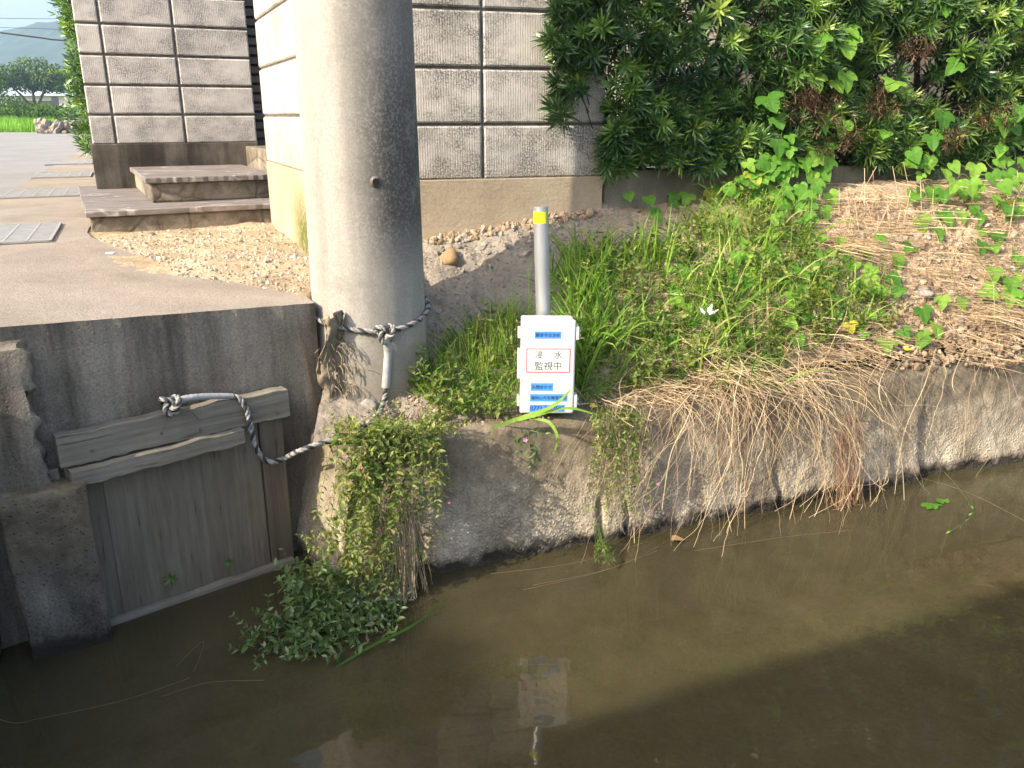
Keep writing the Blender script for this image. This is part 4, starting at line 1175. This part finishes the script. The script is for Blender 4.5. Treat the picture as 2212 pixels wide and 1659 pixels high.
# ------------------------------------------------------------------ dry stems hanging over the wall
b = MB()
def hang(b, p, d, L, rad, stiff, r, wander=.12, drift=0.0):
    path = [p.copy()]; st = .018; n = int(L / st)
    nrm = Vector((math.sin(A_CAN), -math.cos(A_CAN), 0))
    for k in range(n):
        d = (d + Vector((math.cos(A_CAN) * drift, math.sin(A_CAN) * drift, -stiff)) + rvec() * wander).normalized(); q = path[-1] + d * st
        ww = (q - Vector((0, 2.252, 0))).dot(nrm); lim = -.19 * q.z + .004 + .0015 * (k % 5)
        if q.z < .41 and ww < lim: q += nrm * (lim - ww)
        if q.z > .40: q.z = max(q.z, bank_h(q.x, q.y) + .004) if ww < -.07 else q.z
        path.append(q)
        if q.z < -.02: break
    b.tube(path, [rad * (1 - .5 * i / len(path)) for i in range(len(path))], 3, 0, r, caps=False)
for k in range(70):
    cx_ = random.choice((random.gauss(1530, 80), random.gauss(1660, 70), random.gauss(1600, 130), U(1860, 2212), random.gauss(1760, 50))); up = U(-8, 16)
    d0 = Vector((U(-1.2, 1.0), U(-1, -.1), U(-.1, 1.0))).normalized(); L0_ = U(.24, .72); st0 = U(.05, .2); dr = U(-.16, .02) if cx_ < 1690 else U(-.08, .10); r0 = U(.1, .8)
    for i in range(random.choice((2, 3, 5, 8, 11)) if cx_ < 1800 else random.choice((1, 2, 3, 4))):
        px = cx_ + random.gauss(0, 14); p = lifted(on_bank(px, edge_py(px) - up - U(-5, 12)), .012)
        hang(b, p, (d0 + rvec() * .28).normalized(), L0_ * U(.5, 1.2), U(.0006, .0013), st0 * U(.7, 1.5), min(.95, max(0, r0 + U(-.2, .2))), U(.12, .3), dr + U(-.04, .04))
for i in range(24):                                          # long arching bundle ending in the water
    x0 = U(1450, 1720); s0_ = lifted(on_bank(x0, U(720, 850)), .02); xa = U(1690, 1860)
    o = U(.03, .09)
    pth = [s0_, can(lerp(x0, xa, .5), U(800, 850), o * .6), can(xa, U(880, 960), o), can(xa + U(10, 60), U(1000, 1060), o), can(xa + U(-60, 60), U(1040, 1170), o + .02)]
    b.tube(smoothpath(pth, 7), U(.0007, .0013), 4, 0, U(.3, .9), caps=False)
for i in range(7):                                           # a few single long ones
    x0 = (1390, 1560, 1640, 1990, 2060, 1480, 1900)[i]; xe = x0 + (-15, 20, -30, -60, 20, -50, 55)[i]; o = U(.03, .1)
    ye = (1270, 1150, 1180, 1090, 990, 1100, 1150)[i]
    b.tube(smoothpath([lifted(on_bank(x0 + 30, edge_py(x0) - 30), .01), can(x0 + U(-10, 10), edge_py(x0) + 40, o), can(lerp(x0, xe, .5) + U(-20, 20), lerp(edge_py(x0), ye, .5), o), can(xe, ye, o)], 7), .0013, 4, 0, U(.5, .85), caps=False)
tag(b.build('dry_stems', M['straw']), kind='stuff', label='dry straw coloured stems hanging over the canal wall', cat='dry stems')
b = MB()
for i in range(70):
    x0 = 1830 + random.gauss(0, 16); o = U(.03, .06)
    b.tube(smoothpath([can(x0 + U(-6, 6), U(880, 960), o), can(x0 + U(-12, 12), 1020, o), can(x0 + U(-25, 25), U(1080, 1150), o + .02)], 5), .0009, 3, 0, U(.9, 1), caps=False)
for i in range(70):
    x0 = 1840 + random.gauss(0, 22); y0 = U(1090, 1150); p = can(x0, y0, U(.03, .09)); b.tube([p, p + rvec() * .02, p + rvec() * .03], .0007, 3, 0, U(.5, 1), caps=False)
tag(b.build('dry_root_tuft', M['straw']), 'reddish brown tuft of dry roots hanging into the water', 'dry roots')
b = MB()
for pts in ([(1130, 1275), (1300, 1235), (1420, 1190)], [(1060, 1240), (1250, 1215), (1400, 1170)], [(1150, 1265), (1330, 1225), (1450, 1165)], [(1500, 1190), (1700, 1160), (1850, 1145)], [(60, 1558), (260, 1515), (410, 1465)], [(0, 1555), (30, 1562), (60, 1560)], [(350, 1505), (450, 1475), (570, 1470)], [(380, 1440), (440, 1385), (420, 1450)], [(1940, 1020), (2080, 1060), (2212, 1125)]):
    b.tube(smoothpath([atZ(x, y, .0015) for x, y in pts], 6), .0006, 4, 0, U(.3, .8), caps=False)
tag(b.build('floating_straw', M['deadstalk']), kind='stuff', label='thin dry stalks floating on the canal water', cat='straw')
o = MB(); o.oval(Vector((0, 0, 0)), Vector((.9, .3, 0)), UP, .05, .045, .5); lf = o.build('floating_leaf', M['brownleaf']); lf.location = atZ(1450, 1168, .006)
tag(lf, 'brown leaf floating close to the wall below the dry stems', 'leaf')
gv = thing('fallen_vine', 'green vine shoot trailing on the water at the right', 'vine', atZ(2060, 1100, 0))
b = MB(); leafystem(b, [can(2040, 1020, .02), atZ(2075, 1060, .02), atZ(2100, 1110, .015), atZ(2050, 1150, .01)], .022, .05, colr=(.3, .8), start=.5)
for x, y in ((2015, 1088), (2040, 1085), (2000, 1095)): b.lobed(atZ(x, y, .006), Vector((U(-1, 1), U(-1, 1), 0)), UP, .04, .3)
b.build('shoot', [M['vine'], M['stem']], gv)

# ------------------------------------------------------------------ straw on the bank
b = MB()
P3 = [(1640, 470), (1780, 410), (2212, 400), (2212, 790), (1980, 790), (1760, 800), (1660, 720), (1880, 700), (1900, 600), (1760, 560)]
P4 = [(1250, 860), (1450, 800), (1700, 760), (1760, 800), (1500, 870), (1300, 895)]
P5 = [(1225, 640), (1500, 560), (1760, 600), (1880, 700), (1640, 850), (1300, 850)]
def lying(P, n, L, rad=(.0006, .0014), lift=(.002, .03)):
    for x, y in samp(P, int(n * 1.6)):
        if noise.noise(Vector((x * .011, y * .016, 3))) < U(-.35, .15): continue
        p = lifted(on_bank(x, y), U(*lift)); a = U(0, 6.28) if random.random() < .55 else random.gauss(R(-25), .6); d = Vector((math.cos(a), math.sin(a), 0)) * (1 if random.random() < .5 else -1); l_ = U(*L); pa = []
        bow = U(-.45, .45); nn = Vector((-d.y, d.x, 0)); tilt = U(-.12, .25)
        for k in range(6):
            q = p + d * (l_ * k / 5) + nn * (bow * l_ * (k / 5) ** 2)
            if q.y < y_wall(q.x) and q.y > y_top(q.x): q.z = max(bank_h(q.x, q.y, False) + .004, p.z + tilt * l_ * k / 5 * (1 - .5 * k / 5))
            pa.append(q)
        b.tube(pa, U(*rad), 3, 0, random.random() * .92, caps=False)
lying(P3, 800, (.008, .035), (.0005, .0013), (.0, .008)); lying(P5, 700, (.008, .035), (.0005, .0013), (.0, .01)); lying(P3, 1250, (.03, .2)); lying(P3, 130, (.15, .32)); lying([(2212, 400), (2700, 380), (2700, 700), (2212, 790)], 700, (.03, .2)); lying(P4, 420, (.04, .2)); lying(P5, 420, (.03, .14))
for cx_, cy_ in ((1800, 545), (2110, 690)):      # combed-together tufts
    for i in range(60):
        p = lifted(on_bank(cx_ + U(-20, 20), cy_ + U(-20, 20)), .01); a = R(-35) + random.gauss(0, .25)
        q = p + Vector((math.cos(a), math.sin(a), U(-.05, .15))) * U(.08, .22); q.z = max(q.z, bank_h(q.x, q.y) + .004)
        b.tube([p, p.lerp(q, .5) + Vector((0, 0, .012)), q], .0008, 3, 0, U(.2, 1), caps=False)
for i in range(34):                                           # upright dead stalks
    p = lifted(on_bank(U(1800, 1960) if i < 24 else U(1960, 2212), U(440, 520))); q = p + Vector((U(-.06, .06), U(-.05, .05), U(.06, .2)))
    b.tube([p, q], .0013, 4, 0, U(.4, .9), caps=False)
tag(b.build('dry_straw', M['straw']), kind='stuff', label='dry straw lying over the bank soil at the right', cat='straw')

# ------------------------------------------------------------------ hedge
def hp(s, d, z): return Vector((c0.x + math.cos(A_W) * s - math.sin(A_W) * d, c0.y + math.sin(A_W) * s + math.cos(A_W) * d, z))
OUTN = Vector((math.sin(A_W), -math.cos(A_W), 0))
def shoot(b, p, d, n, L, W, r, m=0, droop=.15):
    u = d.orthogonal().normalized(); w = d.cross(u)
    for k in range(n):
        a = k * 2.4 + U(-.3, .3); f = k / n; tilt = lerp(1.35, .35, f) + U(-.15, .15)
        q = p + d * (f * L * .55)
        dd = d * math.cos(tilt) + (u * math.cos(a) + w * math.sin(a)) * math.sin(tilt)
        b.leaf(q, dd, d, L * U(.75, 1.15) * (1 - .25 * f), W, min(1, max(0, r + U(-.1, .1) + .1 * f)), m, droop)
def shrub(label, s0, s1, n_front, n_in, bright, gap, dead_at, over=False):
    root = thing('hedge_shrub', label, 'shrub', hp(max(.1, (s0 + s1) / 2), .08, 1.095), group='narrow-leaved shrubs of the hedge')
    b = MB(); bd = MB(); bt = MB()
    def ok(s, z, d):
        if s < 0:
            if z < 1.36 - .1 * math.sin(s * 20) or s < -.20 + .09 * noise.noise(Vector((z * 6, 1, 0))) - .03: return s > -.03 and z < 1.27 and d < -.02
            return d < -.04
        return True
    def dens(s, z): return fbm((s * 3.2, z * 4.2, 2), 1, 2)
    for i in range(n_front + n_in):
        front = i < n_front
        s = U(s0, s1); z = 1.10 + 1.6 * (U(0, 1) ** 1.5)
        bulge = .10 + .09 * fbm((s * 2.2, z * 2.6, 7), 1, 3)
        d = -bulge + (U(-.02, .05) if front else U(.05, .4))
        if s < .05 and front: d = U(-.16, -.04)
        if s < 0 and not front: d = U(-.13, -.04)
        if not ok(s, z, d): continue
        if z < 1.17: z += U(0, .05); d = max(d, -.07)
        if gap and dens(s, z) < -.42 + (.08 if front else 0): continue
        p = hp(s, d, z); dr = (OUTN * U(.2, 1) + UP * U(-.25, .8) + rvec() * .55 + (Vector((-.6, 0, 0)) if s < .02 else Vector((0, 0, 0)))).normalized()
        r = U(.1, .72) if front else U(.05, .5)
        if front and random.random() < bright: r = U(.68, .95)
        isdead = any((s - a) ** 2 + ((z - c) * 1.2) ** 2 < e * e for a, c, e in dead_at) and random.random() < .75
        if isdead:
            dr = (dr * .5 - UP * .9).normalized(); shoot(bd, p, dr, 16, U(.04, .06), .0045, U(0, .8), 0, .5)
        else:
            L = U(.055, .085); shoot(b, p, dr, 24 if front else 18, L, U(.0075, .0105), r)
        if i % 4 == 0:
            q = hp(max(.05, s + U(-.1, .1)), U(.1, .22), max(1.1, z - U(.08, .25)))
            bt.tube([q, q.lerp(p, .5) + Vector((0, 0, -.02)), p], [.004, .003, .0015], 4, caps=False)
    for a, c, e in dead_at:
        for k in range(15):
            p = hp(a + random.gauss(0, e * .6), -.19 + U(-.03, .03), c + random.gauss(0, e * .5)); shoot(bd, p, (OUTN * U(0, .5) - UP + rvec() * .5).normalized(), 14, U(.035, .06), .0042, U(0, .8), 0, .5)
    for k in range(max(2, int((s1 - max(0, s0)) * 3))):
        s = lerp(max(.08, s0), s1, (k + .5) / max(2, int((s1 - max(0, s0)) * 3))); pa = [hp(s + U(-.05, .05) * j, .18 + U(-.03, .03), 1.05 + j * .4) for j in range(5)]
        bt.tube(smoothpath(pa, 3), [.016 - .0009 * j for j in range(13)], 6)
    b.build('foliage', M['hedge'], root); bt.build('branches', M['bark'], root)
    if bd.v: bd.build('dead_foliage', M['dead'], root)
zz_ = lambda py: atP(1700, py, (c0.x, c0.y), A_W).z
ss_ = lambda px: (atP(px, 200, (c0.x, c0.y), A_W).xy - c0.xy).dot(Vector((math.cos(A_W), math.sin(A_W))))
dd_ = lambda px, py, e: (ss_(px), zz_(py), e)
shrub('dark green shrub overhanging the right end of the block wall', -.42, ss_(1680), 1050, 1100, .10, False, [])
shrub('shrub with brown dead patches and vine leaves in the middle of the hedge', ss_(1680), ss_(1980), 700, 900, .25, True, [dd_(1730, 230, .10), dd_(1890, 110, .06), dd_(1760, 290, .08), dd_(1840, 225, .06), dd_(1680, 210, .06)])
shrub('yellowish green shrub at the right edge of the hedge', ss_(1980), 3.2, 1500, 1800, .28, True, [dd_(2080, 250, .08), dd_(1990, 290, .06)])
# pale garden house behind the hedge, glimpsed through its gaps
gh = thing('garden_house', 'pale house glimpsed through the gaps of the hedge', 'house', (4.2, 7.0, .8))
T = Matrix.Translation((1.6, 5.2, 0)) @ Matrix.Rotation(A_W, 4, 'Z')
b = MB(); b.box(-.4, 9, 0, 3, .7, 2.5, T=T); b.build('wall', M['greyconc'], gh)
b = MB(); b.box(-.6, 9.2, -.25, 3.2, 2.502, 2.6, T=T); b.build('roof', M['greyconc'], gh)

# ------------------------------------------------------------------ vines
def vine(label, leaves, place, size, jit=.015, face=Vector((.1, -.8, .6))):
    pts = [place(x, y) for x, y in leaves]; od = [pts.pop(0)]
    while pts:
        q = min(pts, key=lambda a: (a - od[-1]).length); pts.remove(q); od.append(q)
    pts = od
    root = thing('climbing_vine', label, 'vine', pts[0], group='lobed-leaf vines on the hedge and bank')
    b = MB(); bs = MB(); prev = None
    for k, p in enumerate(pts):
        nrm = (face + rvec() * .35).normalized(); d = (Vector((U(-.7, .7), -.25, -1)) + rvec() * .3)
        d = (d - nrm * d.dot(nrm)).normalized()
        L = size * U(.65, 1.15); top = p - d * (L * .35)
        b.lobed(top, d, nrm, L, min(1, U(.1, .85) + (.3 if random.random() < .04 else 0)), three=random.random() < .7)
        node = top - nrm * U(.02, .05) + Vector((U(-.03, .03), 0, U(.0, .03)))
        bs.tube(smoothpath([top, top.lerp(node, .5) + Vector((0, 0, .008)), node], 3), .0009, 4, 0, .5, caps=False)
        if prev is not None:
            bs.tube(smoothpath([prev, prev.lerp(node, .5) + Vector((0, 0, -.02)), node], 5), .0012, 4, 0, .5, caps=False)
        prev = node
    b.build('leaves', M['vine'], root); bs.build('stems', M['stem'], root)
z3 = lambda L: [(1150 + x * .4804, y * .4804) for x, y in L]
onh = lambda x, y: atP(x, y, (c0.x, c0.y), A_W, .15 + U(0, .04))
onb = lambda x, y: (lambda p: p + Vector((0, -.012, U(.02, .06))))(on_bank(x, y + 12))
def multi(L, k, spread):
    o = []
    for x, y in L:
        for _ in range(k): o.append((x + random.gauss(0, spread), y + random.gauss(0, spread)))
    return o
vine('vine with big lobed leaves climbing over the dead brown patch of the hedge', z3([(1420, 205), (1280, 190), (1440, 140), (1280, 365), (1375, 380), (1415, 360), (1070, 455), (1110, 545), (1310, 560), (1400, 570), (1140, 680), (1265, 710), (1320, 690)]), onh, .078)
vine('vine hanging down the right part of the hedge with single large leaves', z3([(1860, 30), (1990, 60), (1895, 300), (1620, 375), (1850, 540), (1590, 600), (1830, 620), (2170, 570), (2190, 500), (2140, 720), (2120, 560), (2180, 90)]), onh, .078)
vine('vine leaf cluster spilling over the low kerb wall in the middle', multi(z3([(1080, 740), (940, 830), (1000, 840), (1120, 790), (1060, 880), (1150, 890), (1140, 930), (1230, 960), (1190, 780), (880, 850), (1090, 790), (1050, 950), (960, 790), (1180, 850), (1020, 760), (930, 800)]), 4, 18), lambda x, y: (lambda p: p + Vector((0, -.05 - (.13 if p.z > .98 else 0), .03)))(on_bank(x, y)), .066)
vine('vine leaves over the kerb wall at the right picture edge', multi(z3([(1630, 730), (1690, 730), (1700, 780), (1890, 840), (2020, 890), (2100, 760), (2150, 800), (2080, 910), (2180, 840), (2200, 920), (1760, 860), (1980, 800), (1820, 760), (2050, 740)]), 3, 20), lambda x, y: (lambda p: p + Vector((0, -.05 - (.13 if p.z > .98 else 0), .03)))(on_bank(x, y)), .064)
vine('low vine leaves at the foot of the kerb wall near the block wall end', z3([(430, 920), (520, 940), (550, 960), (630, 900), (690, 900), (640, 950), (790, 880), (820, 850), (560, 990)]), onb, .05)
vine('vine leaves scattered on the dry straw at the right of the bank', multi(z3([(1350, 980), (1940, 955), (1820, 950), (1990, 1050), (2060, 1160), (2030, 1090), (1610, 1270), (1890, 1385), (1780, 1460), (2100, 1350), (2180, 1330), (2150, 1300), (1680, 1520), (1740, 1540), (1840, 1050), (1570, 1160), (1640, 1190), (2190, 1150), (1600, 1320), (2200, 1040), (2050, 1330), (2120, 950), (1900, 930)]), 2, 22), onb, .066)
vine('vine leaves weaving through the green grass in the middle of the bank', multi(z3([(1235, 1075), (1280, 1190), (1350, 1190), (1410, 1300), (1245, 1350), (1470, 1430), (1120, 1320), (1100, 1430), (990, 1250), (900, 1330), (1440, 1200), (1040, 1060), (950, 1170), (1180, 1230), (1230, 1250), (870, 1480), (680, 1330), (1300, 1400), (1180, 1400), (620, 1450), (780, 1240), (1000, 1130)]), 4, 30), onb, .052)
# white lily, yellow leaves, scraps
p = on_bank(1528, 690); li = thing('white_lily', 'white six petalled flower standing in the bank grass', 'flower', lifted(p))
fc = atY(1528, 682, p.y - .07); b = MB()
for k in range(6):
    a = k * math.pi / 3 + .2; b.oval(fc, Vector((math.cos(a) * .8, -.3 + math.sin(a) * .5, .65)).normalized(), Vector((math.cos(a), math.sin(a), -.6)), .044, .018, .5, bend=-.1)
b.build('petals', M['petal'], li); b = MB(); b.tube(smoothpath([lifted(p), fc.lerp(lifted(p), .5) + Vector((.01, 0, 0)), fc], 4), .0018, 6); b.build('stalk', M['stem'], li)
for px, py, lab in ((1273, 885, 'small yellow leaf beside the lower right corner of the white box'), (1950, 763, 'yellow leaf in the straw above the long dry stems')):
    b = MB(); b.oval(Vector((0, 0, 0)), Vector((.8, -.4, .1)), Vector((0, -.6, 1)), .026, .022, .5); o = b.build('yellow_leaf', M['yellowleaf']); o.location = lifted(on_bank(px, py), .015); tag(o, lab, 'leaf')
def scrap(name, px, py, mat, lab, sz):
    b = MB(); b.grid(lambda u, v: Vector(((u - .5) * sz, (v - .5) * sz * .5, .004 + .006 * math.sin(u * 5 + v * 3))), 8, 5)
    o = b.build(name, M[mat]); o.location = lifted(on_bank(px, py), .006); o.rotation_euler = (R(40), .2, R(70)); o.modifiers.new('s', 'SOLIDIFY').thickness = .001; tag(o, lab, 'plastic scrap')
scrap('plastic_scrap', 2048, 466, 'blueplastic', 'torn blue plastic scrap in the straw near the kerb wall', .04)
scrap('plastic_scrap', 1062, 578, 'teal', 'tiny teal plastic scrap on the shaded soil near the brown stone', .014)
# seedlings on the gate
for px, py, lab in ((370, 1250, 'larger seedling rooted in the bottom of the wooden gate'), (496, 1215, 'smaller seedling rooted in the wooden gate')):
    o = thing('gate_seedling', lab, 'seedling', gp(px, py + 20, .004)); b = MB()
    for k in range(7):
        a = R(lerp(-60, 240, k / 6)); d = Vector((math.cos(a), -.5, math.sin(a) * .8 + .3)).normalized(); b.leaf(gp(px, py, .02), d, Vector((0, -1, .4)), .026 if px < 400 else .018, .008, U(.2, .5))
    b.tube([gp(px, py + 26, .003), gp(px, py, .02)], .001, 4, 1); b.build('leaves', [M['wetweed'], M['stem']], o)

# ------------------------------------------------------------------ street background
# clipped hedge beyond the grey wall
sh = thing('clipped_hedge', 'tall clipped green hedge along the pavement beyond the grey wall', 'hedge', (-3.2, 6.6, .83))
b = MB(); q0 = Vector((-2.62, 5.35, 0)); q1 = Vector((-3.75, 8.2, 0)); hn = Vector((-.93, -.37, 0)).normalized()
for i in range(3000):
    u = U(0, 1); z = 1.02 + 2.2 * U(0, 1); p = q0.lerp(q1, u) + hn * (.10 * fbm((u * 4, z * 2, 1), 1, 3) + U(-.12, .03) + .05 * (z - 1)); p.z = z
    shoot(b, p, (hn + UP * U(-.2, .9) + rvec() * .5).normalized(), 12, U(.06, .09), .011, U(.3, .85) if random.random() < .7 else U(0, .3))
b.build('foliage', M['hedge'], sh)
b = MB(); b.prism([(q0.x + .25, q0.y), (q1.x + .25, q1.y), (q1.x + .9, q1.y), (q0.x + .9, q0.y)], .8, 3.3); b.build('inner_branches', M['bark'], sh)
# hill
b = MB()
def hillP(u, v):
    x = lerp(-520, 320, u); y = lerp(330, 620, v)
    ridge = 36 + 7 * fbm((x * .004, 2, 0), 1, 3) + 8 * math.exp(-((x + 205) / 45) ** 2) + 1.2 * fbm((x * .08, 4, 0), 1, 3)
    return (x, y, .5 + ridge * math.sin(min(1, v / .45) * math.pi / 2) * (1 if v < .45 else 1 - .3 * (v - .45)) + 1.4 * fbm((x * .12, y * .12, 0), 1, 3) * min(1, v * 4))
b.grid(hillP, 260, 50)
b.r = [random.random() for _ in b.f]
struct(b.build('hill', M['hill']))
# house in the distance
fh2 = thing('distant_house', 'pale low house with a blue grey roof beyond the field', 'house', (-47, 84, .8))
b = MB(); b.box(-58, -40, 84, 92, .8, 3.15); b.build('wall', M['housewall'], fh2)
b = MB(); b.add([Vector(p) for p in ((-58.6,83.2,3.1),(-39.4,83.2,3.1),(-39.4,92.8,3.1),(-58.6,92.8,3.1),(-57,87,4.1),(-41,87,4.1),(-41,89,4.1),(-57,89,4.1))], [(0,1,5,4),(1,2,6,5),(2,3,7,6),(3,0,4,7),(4,5,6,7),(3,2,1,0)]); b.build('roof', M['houseroof'], fh2)
for px0, px1, py0, py1, nm, mt in ((128, 158, 222, 246, 'garage_shutter', 'shutter'), (50, 78, 218, 240, 'window', 'window'), (86, 112, 218, 240, 'window', 'window'), (116, 125, 210, 246, 'doorway', 'window')):
    a = atY(px0, py1, 83.98); c = atY(px1, py0, 83.98); b = MB(); b.box(a.x, c.x, 83.95, 83.99, a.z, c.z); b.build(nm, M[mt], fh2)
# tree
def crown(b, c, rx, ry, rz, n, L, seed, shell=.45):
    for i in range(n):
        v = rvec(); k = shell + (1 - shell) * U(0, 1) ** .5
        g = fbm(v * 1.7 + Vector((seed, 0, 0)), 1, 3)
        if g < -.25: continue
        k *= 1 + .38 * g
        p = c + Vector((v.x * rx, v.y * ry, v.z * rz)) * k
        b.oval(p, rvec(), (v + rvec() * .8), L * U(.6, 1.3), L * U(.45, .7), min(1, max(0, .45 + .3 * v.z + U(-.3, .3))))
tr = thing('field_tree', 'broad round green tree standing in front of the distant house', 'tree', (*atY(76, 240, 50).xy, .8))
tb = Vector((*atY(76, 240, 50).xy, .8)); b = MB()
for dx, dz, rx, rz in ((-1.2, 2.7, 1.15, .6), (.1, 3.0, 1.2, .65), (1.2, 2.55, 1.0, .5), (-.4, 2.35, 1.2, .5), (.7, 2.25, 1.1, .45), (1.9, 2.1, .6, .3), (-1.8, 2.3, .7, .5)): crown(b, tb + Vector((dx, U(-.5, .5), dz - .05)), rx, rx, rz, 1300, .17, dx * 3)
b.build('crown', M['tree'], tr)
b = MB(); b.tube([tb - UP * .2, tb + Vector((.02, 0, .6)), tb + Vector((0, 0, 1.3))], [.2, .15, .1], 8)
for dx, dz in ((-1.2, 2.2), (.1, 2.6), (1.2, 2.4)): b.tube([tb + UP * .7, tb + Vector((dx * .5, 0, dz * .7)), tb + Vector((dx, 0, dz))], [.1, .07, .03], 6)
b.build('trunk', M['bark'], tr)
for k, (px, py, y_, rx, rz, lab) in enumerate(((15, 250, 34, 1.5, .55, 'low green bush at the left picture edge beyond the road'), (70, 255, 33, 1.3, .5, 'green bush beyond the road under the round tree'), (118, 258, 31, 1.0, .48, 'dense green bush beyond the road next to the dark bush'), (165, 250, 29, .55, .45, 'dark clipped bush above the stone wall across the road'), (-20, 215, 44, 1.4, 1.2, 'tall dark bush at the far left beside the round tree'))):
    c = atY(px, py, y_); o = thing('bush', lab, 'bush', (c.x, c.y, .8), group='bushes beyond the road'); b = MB(); rz *= 1.0; c.z = .8 + rz * .75; crown(b, c, rx, rx, rz, 4200, .12, k * 5, .45); b.build('foliage', M['hedge' if k == 3 else 'bush'], o)
    b = MB(); b.tube([Vector((c.x, c.y, .75)), c], .05, 6); b.build('stem', M['bark'], o)
b = MB()
for i in range(5200):
    y = U(25.6, 31); x = y * U(-.66, -.525); z = .80 + .04 * (y - 25)
    b.blade(Vector((x, y, z)), (UP + rvec() * .35).normalized(), U(.12, .34), .03, .4, random.random(), n=3)
b.grid(lambda u, v: (lerp(-22, -11, u), lerp(25.4, 33, v), .79 + .3 * v), 8, 8)
tag(b.build('field_grass', M['fieldgrass']), kind='stuff', label='bright green grass of the field beyond the road', cat='grass')
sw = MB()
for i in range(70):
    p = Vector((lerp(-13.1, -11.6, U(0, 1)), 24.0 + U(-.12, .12), .83 + U(.02, .30))); sw.stone(p, U(.09, .17), U(.0, .55))
sw.box(-13.1, -11.6, 24.0, 24.2, .8, 1.08, r=.1)
tag(sw.build('field_stone_wall', M['greystones']), 'low rough stone wall across the road beside the grass field', 'stone wall')
# wires
for pts, y_, r_, lab in (([(-900, -40), (0, 71), (140, 88), (420, 105)], 18, .016, 'thick black cable crossing in front of the hill'), ([(-900, 30), (0, 40), (150, 41), (420, 41)], 40, .010, 'upper thin wire crossing the sky above the hill'), ([(-900, 45), (0, 60), (150, 66), (420, 72)], 40, .010, 'lower thin wire crossing the sky above the hill')):
    b = MB(); b.tube(smoothpath([atY(x, y, y_) for x, y in pts], 5), r_, 6); tag(b.build('overhead_wire', M['cable']), lab, 'wire', 'overhead wires')

# ------------------------------------------------------------------ air
t = NT('summer_haze'); t.t.nodes.remove(t.b)
v = t.n('VolumePrincipled'); v.inputs['Color'].default_value = (.50, .74, 1, 1); v.inputs['Density'].default_value = .0014; v.inputs['Anisotropy'].default_value = .2
t.t.links.new(v.outputs[0], t.out.inputs['Volume'])
b = MB(); b.box(-760, 760, -60, 1560, -1.4, 62); hz_ = b.build('haze', t.mat)
tag(hz_, kind='stuff')
